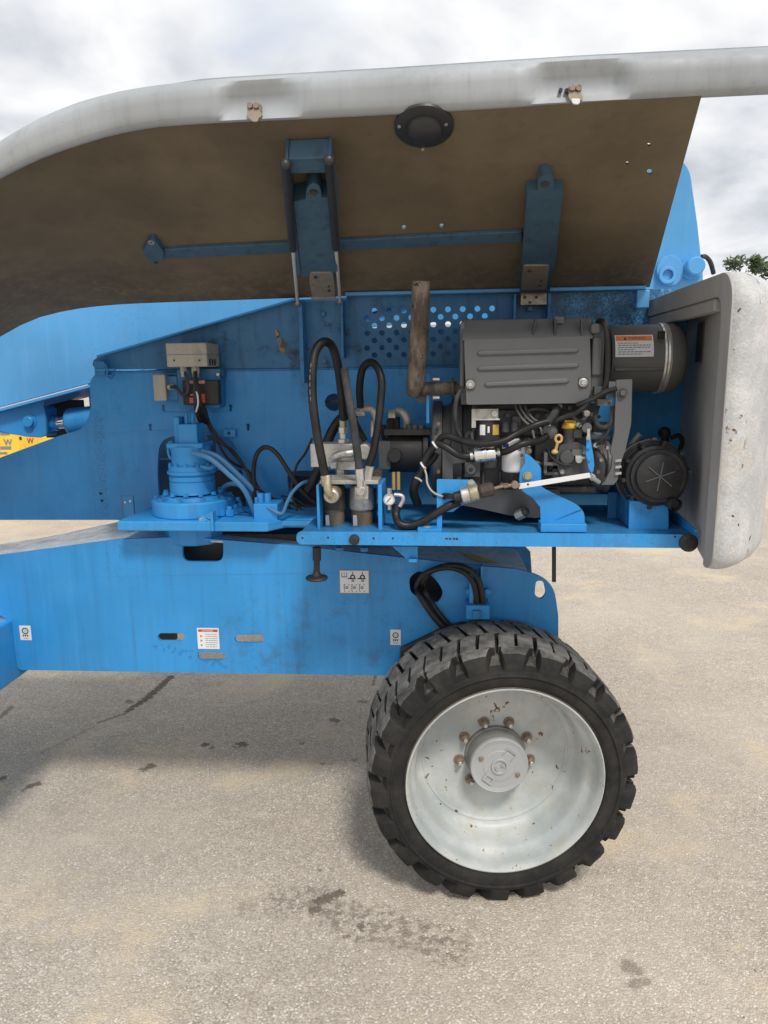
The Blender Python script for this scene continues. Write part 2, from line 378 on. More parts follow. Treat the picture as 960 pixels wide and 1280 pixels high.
    def cyl(s, P, A, L, r, mat, seg=20, bev=None, rot=0.0, smooth=True):
        b = min(r, L) * 0.12 if bev is None else bev
        return s.lathe(Vector(P), A, [(0, 0), (0, r - b), (b, r), (L - b, r), (L, r - b), (L, 0)], mat, seg, rot=rot, smooth=smooth)
    def hexa(s, P, A, L, r, mat, rot=0.0): return s.cyl(P, A, L, r, mat, 6, r * 0.06, rot, False)
    def ball(s, P, r, mat, seg=14):
        pr = [(-r * math.cos(math.pi * i / 8), r * math.sin(math.pi * i / 8)) for i in range(9)]
        return s.lathe(Vector(P), (0, 0, 1), pr, mat, seg)
    def text(s, body, fr, u, v, d, size, mat, bold=0.0, align='CENTER', width=None, height=None):
        cu = bpy.data.curves.new('t', 'FONT'); cu.body = body; cu.size = 1; cu.align_x = 'LEFT'; cu.offset = bold
        ob = bpy.data.objects.new('t', cu); COL.objects.link(ob)
        dg = bpy.context.evaluated_depsgraph_get(); me = bpy.data.meshes.new_from_object(ob.evaluated_get(dg))
        xs = [q.co.x for q in me.vertices]; ys = [q.co.y for q in me.vertices]
        x0, x1, y0, y1 = min(xs), max(xs), min(ys), max(ys)
        sx_ = (width / (x1 - x0)) if width else size; sy_ = (height / (y1 - y0)) if height else (sx_ if width else size)
        vs = [fr.loc(u + (q.co.x - (x0 + x1) / 2) * sx_, d, v + (q.co.y - (y0 + y1) / 2) * sy_) for q in me.vertices]
        s.add(vs, [list(p.vertices) for p in me.polygons], mat)
        bpy.data.objects.remove(ob); bpy.data.meshes.remove(me); bpy.data.curves.remove(cu); return s
    def build(s, name, parent=None, bevel=0.0, angle=35, label=None, solid=0.0):
        lo = Vector([min(v[i] for v in s.v) for i in range(3)]); hi = Vector([max(v[i] for v in s.v) for i in range(3)])
        c = (lo + hi) / 2
        me = bpy.data.meshes.new(name); me.from_pydata([v - c for v in s.v], [], s.f)
        for q in s.mats: me.materials.append(MAT[q])
        me.polygons.foreach_set('material_index', s.mi); me.polygons.foreach_set('use_smooth', s.sm)
        bm = bmesh.new(); bm.from_mesh(me); bmesh.ops.remove_doubles(bm, verts=bm.verts, dist=1e-5)
        bmesh.ops.dissolve_degenerate(bm, edges=bm.edges, dist=1e-6)
        bmesh.ops.recalc_face_normals(bm, faces=bm.faces); bm.to_mesh(me); bm.free(); me.update()
        if any(s.sm): me.set_sharp_from_angle(angle=R(angle))
        o = bpy.data.objects.new(name, me); COL.objects.link(o)
        o['_c'] = c; WORLD[o.name] = c
        if parent is not None: o.parent = parent; o.location = c - WORLD[parent.name]
        else: o.location = c
        del o['_c']
        if solid:
            sm = o.modifiers.new('solid', 'SOLIDIFY'); sm.thickness = solid
        if bevel:
            bv = o.modifiers.new('bevel', 'BEVEL'); bv.width = bevel; bv.segments = 2; bv.limit_method = 'ANGLE'; bv.angle_limit = R(40)
        if label: o['label'] = label
        return o
WORLD = {}
def empty(name, loc, parent=None):
    o = bpy.data.objects.new(name, None); COL.objects.link(o); o.empty_display_size = 0.2
    WORLD[o.name] = Vector(loc); o.parent = parent
    o.location = Vector(loc) - (WORLD[parent.name] if parent else Vector((0, 0, 0))); return o
def tag(o, label, cat=None, group=None, kind=None):
    o['label'] = label
    if cat: o['category'] = cat
    if group: o['group'] = group
    if kind: o['kind'] = kind
    return o
def fillet(pts, seg=5):
    """pts: (x, y) or (x, y, radius): rounded polygon in photo pixels or metres"""
    out = []; n = len(pts)
    for i, q in enumerate(pts):
        if len(q) < 3 or q[2] <= 0: out.append((q[0], q[1])); continue
        p = Vector(q[:2]); a = Vector(pts[i - 1][:2]); b = Vector(pts[(i + 1) % n][:2])
        va, vb = (a - p), (b - p); r = min(q[2], va.length * 0.49, vb.length * 0.49)
        A, B = p + va.normalized() * r, p + vb.normalized() * r
        for j in range(seg + 1):
            t = j / seg; z = A * (1 - t) ** 2 + p * 2 * t * (1 - t) + B * t * t; out.append((z.x, z.y))
    return out
def ell(x, y, rx, ry=None, n=16, rot=0):
    ry = ry or rx
    return [(x + rx * math.cos(a) * math.cos(rot) - ry * math.sin(a) * math.sin(rot), y + rx * math.cos(a) * math.sin(rot) + ry * math.sin(a) * math.cos(rot)) for a in [2 * math.pi * i / n for i in range(n)]]
def slot(x0, x1, y, r, n=6, dy=0):
    L = [(x0 + r + r * math.cos(a), y + r * math.sin(a)) for a in [math.pi / 2 + math.pi * i / n for i in range(n + 1)]]
    Q = [(x1 - r + r * math.cos(a), y + dy + r * math.sin(a)) for a in [-math.pi / 2 + math.pi * i / n for i in range(n + 1)]]
    return L + Q

# ================================================================== GROUND
def G(px, py, z=0.0):
    r = FWD + RGT * ((px - CX) / FPX) + UPV * ((CY - py) / FPX)
    return CAM + r * ((z - CAMH) / r.z)
def ground_mat():
    n = NT('worn_asphalt_dusty')
    warp = n.n('ShaderNodeVectorMath', operation='ADD'); sc_ = n.n('ShaderNodeVectorMath', operation='SCALE'); sc_.inputs['Scale'].default_value = 0.006
    nz = n.n('ShaderNodeTexNoise'); nz.inputs['Scale'].default_value = 60; n.L(n.pos, nz.inputs['Vector'])
    n.L(nz.outputs['Color'], sc_.inputs[0]); n.L(n.pos, warp.inputs[0]); n.L(sc_.outputs[0], warp.inputs[1]); wv = warp.outputs[0]
    vc = n.n('ShaderNodeTexVoronoi'); vc.inputs['Scale'].default_value = 175; vc.inputs['Randomness'].default_value = 1; n.L(wv, vc.inputs['Vector'])
    sp = n.n('ShaderNodeSeparateColor'); n.L(vc.outputs['Color'], sp.inputs[0])
    vb = n.n('ShaderNodeTexVoronoi'); vb.inputs['Scale'].default_value = 62; n.L(wv, vb.inputs['Vector'])
    sb = n.n('ShaderNodeSeparateColor'); n.L(vb.outputs['Color'], sb.inputs[0])
    # binder and stones
    stone = n.mix(sp.outputs[0], (0.355, 0.306, 0.252), (0.65, 0.575, 0.485))
    stone = n.mix(n.ramp(sp.outputs[1], 0.88, 0.97, 0, 0.9), stone, (0.88, 0.84, 0.77))
    stone = n.mix(n.ramp(sb.outputs[0], 0.86, 0.95, 0, 0.45), stone, (0.48, 0.42, 0.34))
    gap = n.ramp(vc.outputs['Distance'], 0.50, 0.72)
    c = n.mix(n.math('MULTIPLY', gap, n.ramp(n.noise(30, 3), 0.35, 0.65, 0.2, 0.75)), stone, (0.205, 0.173, 0.140))
    # fine grit
    c = n.mix(n.ramp(n.noise(420, 2), 0.35, 0.65, 0, 0.3), c, (0.465, 0.405, 0.338))
    # wide tonal patches, dust, sand
    c = n.mix(n.ramp(n.noise(1.1, 5, 0.6), 0.36, 0.66, 0.0, 0.28), c, (0.36, 0.315, 0.27))
    c = n.mix(n.ramp(n.noise(0.45, 4, 0.6, v=n.scale(n.pos, (1, 1, 1), (3.2, 7.4, 0))), 0.46, 0.70, 0, 0.5), c, (0.66, 0.585, 0.49))
    c = n.mix(n.ramp(n.noise(7, 5, 0.7), 0.50, 0.72, 0, 0.25), c, (0.28, 0.24, 0.20))
    c = n.mix(n.ramp(n.noise(5, 5, 0.7, v=n.scale(n.pos, (1, 2.2, 1), (1.7, 4.4, 0), (0, 0, .5))), 0.54, 0.74, 0, 0.45), c, (0.70, 0.62, 0.52))
    sand = n.ramp(n.noise(1.9, 5, 0.62, v=n.scale(n.pos, (1, 1, 1), (8.3, 1.1, 0))), 0.50, 0.70)
    c = n.mix(n.math('MULTIPLY', sand, n.ramp(n.noise(48, 4, 0.7), 0.3, 0.62, 0.25, 0.85)), c, (0.68, 0.56, 0.38))
    # stains: (px0, py0, px1, py1, radius m, strength, feather, mottled)
    stains = [(214, 846, 180, 876, .014, 1.0, .012, 0), (184, 872, 160, 889, .012, 1.0, .010, 0), (158, 891, 124, 903, .004, .6, .010, 0),
              (118, 908, 54, 940, .001, .4, .010, 0), (160, 876, 162, 878, .010, .7, .012, 0),
              (256, 931, 257, 931, .012, .9, .012, 0), (265, 935, 266, 935, .007, .8, .010, 0), (300, 930, 304, 931, .013, .9, .014, 0), (293, 933, 294, 933, .005, .7, .01, 0),
              (182, 961, 189, 957, .012, .9, .014, 0), (36, 983, 46, 980, .010, .9, .012, 0), (29, 988, 31, 987, .006, .6, .01, 0), (2, 974, 4, 973, .012, .9, .012, 0),
              (416, 900, 420, 901, .013, .85, .014, 0), (452, 877, 456, 877, .012, .6, .014, 0), (441, 949, 444, 950, .008, .6, .010, 0), (403, 955, 405, 955, .007, .6, .010, 0), (377, 929, 378, 929, .006, .6, .01, 0),
              (355, 1130, 395, 1118, .030, .55, .05, 1), (396, 1127, 424, 1117, .012, .95, .014, 0), (391, 1138, 396, 1136, .011, .9, .012, 0),
              (420, 1143, 470, 1160, .035, .62, .05, 1), (470, 1152, 560, 1186, .035, .62, .06, 1), (440, 1172, 456, 1156, .012, .85, .02, 1), (300, 1135, 350, 1128, .015, .35, .05, 1),
              (786, 1205, 798, 1216, .007, .6, .016, 0), (790, 1231, 806, 1226, .007, .55, .016, 0), (780, 1209, 783, 1212, .005, .6, .012, 0),
              (0, 897, 14, 884, .008, .7, .012, 0), (472, 835, 466, 856, .004, .7, .008, 0), (400, 1088, 402, 1089, .004, .8, .006, 0)]
    dn = n.noise(42, 5, 0.7); mot = n.ramp(n.noise(34, 6, 0.72), 0.44, 0.56)
    cur = None
    for x0, y0, x1, y1, r, stg, fe, mo in stains:
        A, B = G(x0, y0), G(x1, y1); BA = B - A; q = max(BA.length_squared, 1e-6)
        pa = n.n('ShaderNodeVectorMath', operation='SUBTRACT'); n.L(n.pos, pa.inputs[0]); pa.inputs[1].default_value = A
        dt = n.n('ShaderNodeVectorMath', operation='DOT_PRODUCT'); n.L(pa.outputs[0], dt.inputs[0]); dt.inputs[1].default_value = BA / q
        h = n.n('ShaderNodeClamp'); n.L(dt.outputs['Value'], h.inputs[0])
        sv = n.n('ShaderNodeVectorMath', operation='SCALE'); sv.inputs[0].default_value = BA; n.L(h.outputs[0], sv.inputs['Scale'])
        ln = n.n('ShaderNodeVectorMath', operation='DISTANCE'); n.L(pa.outputs[0], ln.inputs[0]); n.L(sv.outputs[0], ln.inputs[1])
        dd = n.math('MULTIPLY_ADD', n.math('SUBTRACT', dn, 0.5), 4.0 * r + 0.03, ln.outputs['Value'])
        mk = n.ramp(dd, r, r + fe, stg, 0)
        if mo: mk = n.math('MULTIPLY', mk, mot)
        cur = mk if cur is None else n.math('MAXIMUM', cur, mk)
    c = n.mix(n.math('MULTIPLY', cur, 0.80), c, (0.075, 0.055, 0.038))
    h = n.math('SUBTRACT', n.math('MULTIPLY', sp.outputs[0], 0.5), n.math('MULTIPLY', vc.outputs['Distance'], 1.0))
    h = n.math('ADD', h, n.math('MULTIPLY', n.noise(300, 3), 0.6))
    n.bump(h, 0.55, 0.004)
    return n.out(c, 0.9, 0, 0.25)
MAT['ground'] = ground_mat()
def rolling(x, y):
    return 0.0
g = MB(); g.add([(-400, -60, 0), (400, -60, 0), (400, 900, 0), (-400, 900, 0)], [[0, 1, 2, 3]], 'ground')
go = g.build('ground'); tag(go, 'worn sandy grey asphalt yard with oil stains', kind='structure')

# loose grit on the asphalt: nobody could count it
gr = MB(); MAT['grit'] = paint('grit_stone', (0.40, 0.37, 0.32), var=0.4, amount=0.3, streak=False, rough=0.8)
for i in range(900):
    x = random.uniform(-1.6, 1.9); y = random.uniform(1.05, 4.5)
    r = random.choice([.0016, .002, .0025, .003, .004]) * random.uniform(.7, 1.3); a = random.uniform(0, 6.28)
    vs = [(x + r * math.cos(a + k * 1.57) * random.uniform(.6, 1.3), y + r * math.sin(a + k * 1.57) * random.uniform(.6, 1.3), -.0005) for k in range(4)]
    vs += [(x + (q[0] - x) * .55, y + (q[1] - y) * .55, r * random.uniform(.7, 1.1)) for q in vs]
    gr.add(vs, [[4, 5, 6, 7], [0, 1, 5, 4], [1, 2, 6, 5], [2, 3, 7, 6], [3, 0, 4, 7]], 'grit')
tag(gr.build('loose_grit'), 'loose pale grit scattered over the asphalt', kind='stuff')

# ================================================================== BOOM LIFT
LIFT = empty('boom_lift', T.loc(0.1, 2.9, 0) * 1.0)
tag(LIFT, 'blue articulated boom lift with raised grey engine hood and one tyre in front', 'boom lift')

# ---- chassis
DC = 2.30
big_hole = [(x, y) for x, y in fillet([(511, 722, 9), (523, 713, 9), (537, 717, 7), (547, 727, 6), (555, 741, 9), (548, 754, 8), (535, 752, 8), (524, 747, 8), (513, 741, 9)], 4)]
c = MB()
out = fillet([(-250, 727), (0, 694), (150, 674), (230, 671), (380, 683), (440, 690), (605, 708), (655, 712, 22), (692, 728, 22), (698, 770), (698, 806, 8), (640, 850), (475, 844.5), (22, 837.5, 6), (10, 774, 9), (-8, 765), (-250, 756)], 6)
c.plate(C, DC, .014, [out, fillet([(228, 676), (279, 676), (279, 702, 10), (228, 702, 10)]), slot(197, 231, 796.5, 5), slot(293, 330, 798.5, 5), slot(247, 282, 820.5, 5), big_hole,
                      fillet([(670, 726, 4), (679, 726, 4), (683, 742, 5), (676, 750, 6), (668, 744, 5)], 4)], 'blue')
chassis = c.build('chassis', LIFT, bevel=.003, label='long blue chassis side plate with slots behind the tyre')
c = MB()   # deck on top, running back from the plate's upper edge, tapering to the left
fr_px = [(-250, 727), (0, 694), (75, 684), (150, 674), (230, 671), (380, 683), (440, 690), (605, 708), (660, 714)]
bd = [2.50, 2.58, 2.72, 2.95, 3.2, 3.2, 3.2, 2.66, 2.60]
vs = []
for (x, y), b in zip(fr_px, bd):
    u, v = C.uv(x, y, DC); v -= .001
    vs += [C.loc(u, DC + .0145, v - .001), C.loc(u, b, v - .001), C.loc(u, b, v - .013), C.loc(u, DC + .0145, v - .013)]
fs = []
for i in range(len(fr_px) - 1):
    for j in range(4): fs.append([i * 4 + j, i * 4 + (j + 1) % 4, i * 4 + 4 + (j + 1) % 4, i * 4 + 4 + j])
fs += [[0, 1, 2, 3], [32, 35, 34, 33]]
c.add(vs, fs, 'deck'); deck = c.build('deck_plate', chassis, label='dirty deck plate on top of the chassis, sky sheen in its colour')
c = MB()   # yellow triangle decal on the dirty deck end
tri = []
for (x, y) in [(572, 689), (628, 704), (596, 702)]:
    best = None
    for k in range(400):
        d = DC + .02 + k * .0015; u, v = C.uv(x, y, d)
        # deck height at this u
        us = [C.uv(a, b, DC) for a, b in fr_px]
        for i in range(len(us) - 1):
            if us[i][0] <= u <= us[i + 1][0]:
                t = (u - us[i][0]) / (us[i + 1][0] - us[i][0]); z = us[i][1] + (us[i + 1][1] - us[i][1]) * t
                if best is None or abs(z - v) < best[0]: best = (abs(z - v), C.loc(u, d, z + .002))
    tri.append(best[1])
c.add(tri, [[0, 1, 2]], 'yellow'); c.build('deck_sticker', chassis, label='yellow triangular sticker on the deck plate')
c = MB()
c.plate(C, 2.68, .014, [fillet([(585, 700), (620, 672), (650, 676, 10), (663, 690), (668, 760), (585, 760)], 5), ell(640, 694, 6, 7)], 'blue_dirty')
c.build('rear_lug_plate', chassis, bevel=.002)
c = MB()
u0 = C.uv(230, 760, 3.2)[0]; u1 = C.uv(620, 760, 2.9)[0]
c.box(C, u0, u1, 3.2, 3.214, C.uv(400, 845, DC)[1] - .09, C.uv(400, 690, DC)[1] - .02, 'blue_dirty')
c.build('far_side_plate', chassis)
c = MB()   # axle arm at the left edge
u1 = C.uv(25, 806, 2.33)[0]; zt = C.uv(8, 771, 2.33)[1]; zb = C.uv(28, 843, 2.33)[1]
c.box(C, u1 - .9, u1, 1.9, 3.1, zb, zt, 'blue'); c.build('axle_arm', LIFT, bevel=.006)

# chassis stickers -------------------------------------------------------
def sticker(name, fr, d, x0, y0, x1, y1, parent, label=None, base='paper', skew=0):
    s = MB(); uu = [fr.uv(x0, (y0 + y1) / 2, d)[0], fr.uv(x1, (y0 + y1) / 2, d)[0]]; vv = [fr.uv((x0 + x1) / 2, y1, d)[1], fr.uv((x0 + x1) / 2, y0, d)[1]]
    s.box(fr, uu[0], uu[1], d - .0012, d + .002, vv[0], vv[1], base)
    def at(a, b): return uu[0] + (uu[1] - uu[0]) * a, vv[1] + (vv[0] - vv[1]) * b
    s.at = at; s.fr = fr; s.dd = d - .0016; s.W, s.H = uu[1] - uu[0], vv[1] - vv[0]
    def rect(a0, b0, a1, b1, mat, lift=0):
        p, q = at(a0, b0), at(a1, b1); D = s.dd - lift
        s.add([fr.loc(p[0], D, p[1]), fr.loc(q[0], D, p[1]), fr.loc(q[0], D, q[1]), fr.loc(p[0], D, q[1])], [[0, 1, 2, 3]], mat)
    def poly(pts, mat, lift=0.0002):
        s.add([fr.loc(*(lambda w: (w[0], s.dd - lift, w[1]))(at(a, b))) for a, b in pts], [list(range(len(pts)))], mat)
    def ring(a, b, r, w, mat, n=20, lift=0.0001):
        ctr = at(a, b); D = s.dd - lift
        vs = [fr.loc(ctr[0] + math.cos(2 * math.pi * i / n) * rr, D, ctr[1] + math.sin(2 * math.pi * i / n) * rr) for rr in (r * s.W, (r - w) * s.W) for i in range(n)]
        s.add(vs, [[i, (i + 1) % n, n + (i + 1) % n, n + i] for i in range(n)], mat)
    s.rect, s.poly, s.ring = rect, poly, ring; s.nm, s.par, s.lb = name, parent, label
    return s
def fin(s): return s.build(s.nm, s.par, label=s.lb)
def lines(s, a0, a1, b0, b1, n, mat='inkgray'):
    for i in range(n):
        b = b0 + (b1 - b0) * i / max(1, n - 1); a = a0
        while a < a1 - .02:
            w = random.uniform(.04, .12); s.rect(a, b, min(a1, a + w), b + .028, mat); a += w + .025
for (x0, y0, x1, y1, lb) in ((25, 782, 39, 800, 'small white tie-down sticker near the left end'), (488, 787, 501, 806, 'small white tie-down sticker beside the tyre')):
    s = sticker('sticker', C, DC, x0, y0, x1, y1, chassis, lb)
    s.ring(.5, .36, .30, .09, 'ink'); s.ring(.5, .36, .12, .04, 'inkgray')
    for a in (.25, .43, .61): s.rect(a, .62, a + .12, .74, 'ink')
    s.rect(.28, .84, .72, .89, 'redpale'); fin(s)
s = sticker('sticker', C, DC, 247, 785, 274, 811, chassis, 'white danger sticker with a red heading band')
s.rect(.05, .06, .95, .18, 'red'); s.text('DANGER', C, *s.at(.5, .12), s.dd - .0005, 1, 'paper', width=s.W * .5, height=s.H * .08)
for b, k in ((.38, 'red'), (.6, 'inkgray'), (.82, 'inkgray')): s.poly([(.14, b - .06), (.24, b), (.14, b + .06)], k)
lines(s, .38, .92, .28, .88, 7); fin(s)
s = sticker('sticker', C, DC, 424, 712, 462, 742, chassis, 'white pictogram sticker with book and gauge symbols', base='inkgray')
s.dd -= .0004; s.rect(.03, .04, .97, .96, 'paper'); s.dd -= .0003
s.rect(.08, .12, .27, .32, 'inkgray'); s.rect(.11, .10, .165, .27, 'paper', .0003); s.rect(.185, .10, .24, .27, 'paper', .0003)
for a in (.45, .77):
    s.rect(a - .02, .08, a + .02, .2, 'inkgray'); s.ring(a, .3, .085, .045, 'ink'); s.rect(a - .16, .34, a + .1, .39, 'ink', .0002); s.rect(a - .04, .42, a + .05, .5, 'inkgray', .0002)
for a in (.25, .5, .75):
    s.ring(a, .74, .05, .025, 'ink')
    for b in (.6, .88): s.rect(a - .09, b, a - .05, b + .03, 'ink'); s.rect(a + .05, b, a + .09, b + .03, 'ink')
    s.rect(a - .1, .63, a - .07, .86, 'inkgray')
fin(s)

# steering hoses through the chassis hole and their bracket
for k, (dx, dy, dd) in enumerate(((0, 0, 0), (7, -3, .012))):
    h = MB(); pts = [C.p(528 + dx * .5, 742, DC + .10), C.p(521 + dx, 733 + dy, DC - .01), C.p(532 + dx, 717 + dy, DC - .03), C.p(556 + dx, 709.5 + dy, DC - .04), C.p(578 + dx, 714 + dy, DC - .045), C.p(592 + dx, 730 + dy, DC - .05), C.p(597 + dx, 757, DC - .05)]
    h.tube(pts, .0095, 'hose', 10); h.build('steering_hose', LIFT)
for k, (dx, dd) in enumerate(((0, 0), (9, .02))):
    h = MB(); pts = [C.p(524 + dx, 726, DC + .12), C.p(522 + dx, 738, DC - .005), C.p(531 + dx, 755, DC - .03 + dd), C.p(543 + dx, 772, DC - .035 + dd), C.p(556 + dx, 786, DC - .03 + dd), C.p(566 + dx, 800, DC - .01)]
    h.tube(pts, .0105, 'hose', 10); h.build('steering_hose', LIFT)
b = MB(); b.boxpx(C, 600.5, 708, 604, 772, DC - .035, .035, 'blue')
b.boxpx(C, 583, 757, 612, 774, DC - .075, .075, 'blue'); b.boxpx(C, 587, 716, 592, 757, DC - .05, .05, 'blue')
for x, y in ((586, 738), (609, 738)): b.hexa(C.p(x, y, DC - .018), -C.Y, .02, .011, 'blue')
b.boxpx(C, 591, 764, 601, 774, DC - .09, .02, 'blue_dirty')
b.build('hose_bracket', LIFT, bevel=.003)
# axle and knuckle behind the tyre
b = MB(); wc = WH.uv(633, 976, 1.932); AX = WH.loc(wc[0], 1.932, .406)
pk = AX + WH.Y * .36
b.cyl(AX + WH.Y * .17, WH.Y, .20, .085, 'blue_dirty', 24)
b.cyl(pk + Vector((0, 0, -.16)), (0, 0, 1), .36, .04, 'blue_dirty', 18)
b.box(C, C.O.x + pk.dot(C.X) - .09, pk.dot(C.X) + .09, pk.dot(C.Y) + .02, 3.3, .42, .56, 'blue_dirty')
b.build('steering_axle', LIFT, bevel=.006)
b = MB(); b.boxpx(C, 500, 700, 566, 772, DC + .13, .01, 'black'); b.build('hole_shade_plate', chassis)  # added black plate, paints the dark inside of the big hole
b = MB(); b.boxpx(C, 216, 674, 292, 716, DC + .10, .01, 'ink'); b.build('opening_shade_plate', chassis)  # added black plate, paints the darkness behind the opening
b = MB(); b.boxpx(C, 186, 775, 219, 800, 2.62, .02, 'ink'); b.build('slot_dark_bar', chassis)  # added black bar, only there to darken the left slot
b = MB(); b.plate(C, DC - .03, .028, [fillet([(500, 812), (548, 789), (575, 780), (612, 780), (618, 846), (500, 846)], 2)], 'black'); b.build('axle_pivot_plate', LIFT, bevel=.004)

# ---- wheel
wheel = empty('wheel', AX, LIFT)
RT, TW = .394, .335
t = MB()
prof = [(.03, .292), (.010, .300), (.000, .312), (-.003, .322), (-.003, .350), (.000, .3565), (.006, .3585), (.012, .361), (.022, .367), (.05, .384), (TW / 2, .389), (TW - .05, .384), (TW - .02, .365), (TW, .335), (TW - .01, .300), (TW - .03, .292)]
t.lathe(AX, WH.Y, prof, 'rubber', 96, mats=['rubber'] * 8 + ['mud'] * 4 + ['rubber'] * (len(prof) - 13))
t.lathe(AX, WH.Y, [(-.003, .338), (-.0075, .3405), (-.0085, .3425), (-.0075, .3445), (-.003, .347)], 'rubber', 96)
t.build('tyre', wheel, angle=30)
NL = 22; PT = 2 * math.pi / NL
def wpt(th, r, tt): return AX + (WH.X * math.cos(th) + WH.Z * math.sin(th)) * r + WH.Y * tt
def loft_lug(th0, sec, ndark):
    m = MB(); vs = []; js = random.uniform(-.004, .004)
    for (tt, rt, rb, sh, ht, hb) in sec:
        j = random.uniform(-.0022, .0022); hj = random.uniform(.95, 1.03)
        for (hh, rr) in ((-hb, rb), (-ht * hj, rt + j), (-ht * .35, rt + .001 + random.uniform(-.002, .001)), (ht * .35, rt + .001 + random.uniform(-.002, .001)), (ht * hj, rt - j), (hb, rb)): vs.append(wpt(th0 + sh + js + hh, rr, tt))
    n = len(sec)
    for i in range(n - 1):
        fs = [[i * 6 + j, i * 6 + j + 1, (i + 1) * 6 + j + 1, (i + 1) * 6 + j] for j in range(5)]
        if i == 0: m.add(vs, fs, 'rubber' if ndark else 'tread'); base = len(m.v) - len(vs)
        else: m._more(fs[1:4], base, 'rubber' if i < ndark else 'tread', False); m._more([fs[0], fs[4]], base, 'rubber', False)
    m._more([[0, 1, 2, 3, 4, 5]], base, 'rubber', False); m._more([[(n - 1) * 6 + j for j in range(6)]], base, 'rubber', False)
    return m
SHO = [(-.002, .3640, .352, .105, .070, .080), (.003, .384, .355, .105, .074, .086), (.016, .402, .360, .100, .084, .098), (.038, .4095, .372, .085, .102, .114), (.060, .411, .380, .068, .110, .12)]
BLK = [(.054, .4105, .383, .062, .058, .0635), (.085, .4115, .386, .045, .0605, .0655), (.150, .412, .388, .015, .0605, .0655), (.172, .411, .388, .004, .050, .056)]
def flip(sec): return [(TW - a[0],) + a[1:] for a in sec]
for i in range(NL):
    loft_lug(i * PT, SHO, 2).build('tread_lug', wheel, bevel=.0035)
    loft_lug(i * PT + PT * .5, flip(SHO), 2).build('tread_lug', wheel, bevel=.0035)
    for q in (.25, .75):
        loft_lug(i * PT + (q - .5) * PT, BLK, 0).build('tread_block', wheel, bevel=.003)
        loft_lug(i * PT + (q - .25) * PT, flip(BLK), 0).build('tread_block', wheel, bevel=.003)
r = MB()
r.lathe(AX, WH.Y, [(.03, .3025), (.012, .3010), (.004, .2990), (.003, .2955), (.008, .292), (.020, .2865), (.030, .2850), (.050, .2845), (.066, .278), (.076, .270), (.085, .2645), (.120, .262), (.150, .258), (.163, .252), (.170, .243), (.1715, .236), (.170, .2325), (.1715, .229), (.177, .226), (.178, .220), (.178, .0)], 'rim', 96)
r.lathe(AX, WH.Y, [(.03, .3025), (.06, .295), (.30, .295), (.32, .303)], 'rim', 48)
r.build('rim', wheel, angle=28)
MAT['hubdrum'] = paint('hub_drum_dirty', (0.21, 0.205, 0.195), dirt=(0.08, 0.065, 0.05), amount=0.9, streak=False)
r = MB(); r.lathe(AX, WH.Y, [(.016, .3020), (.009, .3045), (.004, .3025)], 'bolt', 96); r.build('bead_rust_line', wheel)
h = MB()
h.lathe(AX, WH.Y, [(.178, .098), (.168, .096), (.165, .092), (.112, .090), (.108, .088)], 'hubdrum', 48)
h.build('hub', wheel)
h = MB()
MAT['cap'] = paint('hub_cap_silver', (0.37, 0.38, 0.39), dirt=(0.3, 0.27, 0.22), amount=0.35, rough=0.4, streak=False)
h.lathe(AX, WH.Y, [(.112, .091), (.103, .091), (.099, .0895), (.098, .087), (.0995, .0845), (.0995, .078), (.1005, .077), (.1005, .052), (.099, .0505), (.099, .0)], 'cap', 48)
FC = Frame(AX, WH.X, WH.Y, WH.Z)
A_ = R(52)   # raised cast details, turned on the cap
FR = Frame(AX, WH.X * math.cos(A_) + WH.Z * math.sin(A_), WH.Y, WH.Z * math.cos(A_) - WH.X * math.sin(A_))
h.lathe(AX, WH.Y, [(.099, .027), (.094, .026), (.094, .0205), (.099, .0195)], 'cap', 32)
for u0, u1, v0, v1 in ((-.066, -.030, -.018, -.012), (-.066, -.030, .012, .018), (-.066, -.060, -.012, .012), (-.046, -.040, -.012, .012), (.034, .060, -.018, -.0155), (.034, .060, .0155, .018), (.058, .060, -.0155, .0155)):
    h.box(FR, u0, u1, .0955, .1, v0, v1, 'cap')
h.build('hub_cap', wheel, bevel=.0008)
for k, (u, v) in enumerate(((.010, .004), (-.009, -.006))): MB().hexa(FC.loc(u, .094, v), WH.Y, .008, .0065, 'alu').build('cap_bolt', wheel)
for u, v in ((-.058, .028), (.057, -.030)): MB().cyl(FC.loc(u, .0955, v), WH.Y, .006, .0075, 'bolt', 14).build('cap_screw', wheel)
for i in range(9):
    a = R(90 - 22 + 40 * i); P = FC.loc(math.cos(a) * .116, .178, math.sin(a) * .116)
    b = MB(); b.cyl(P - WH.Y * .004, WH.Y, .004, .0175, 'bolt', 18); b.hexa(P - WH.Y * .019, WH.Y, .016, .0125, 'bolt', rot=i); b.cyl(P - WH.Y * .032, WH.Y, .014, .0065, 'steel', 12)
    b.build('lug_nut', wheel)


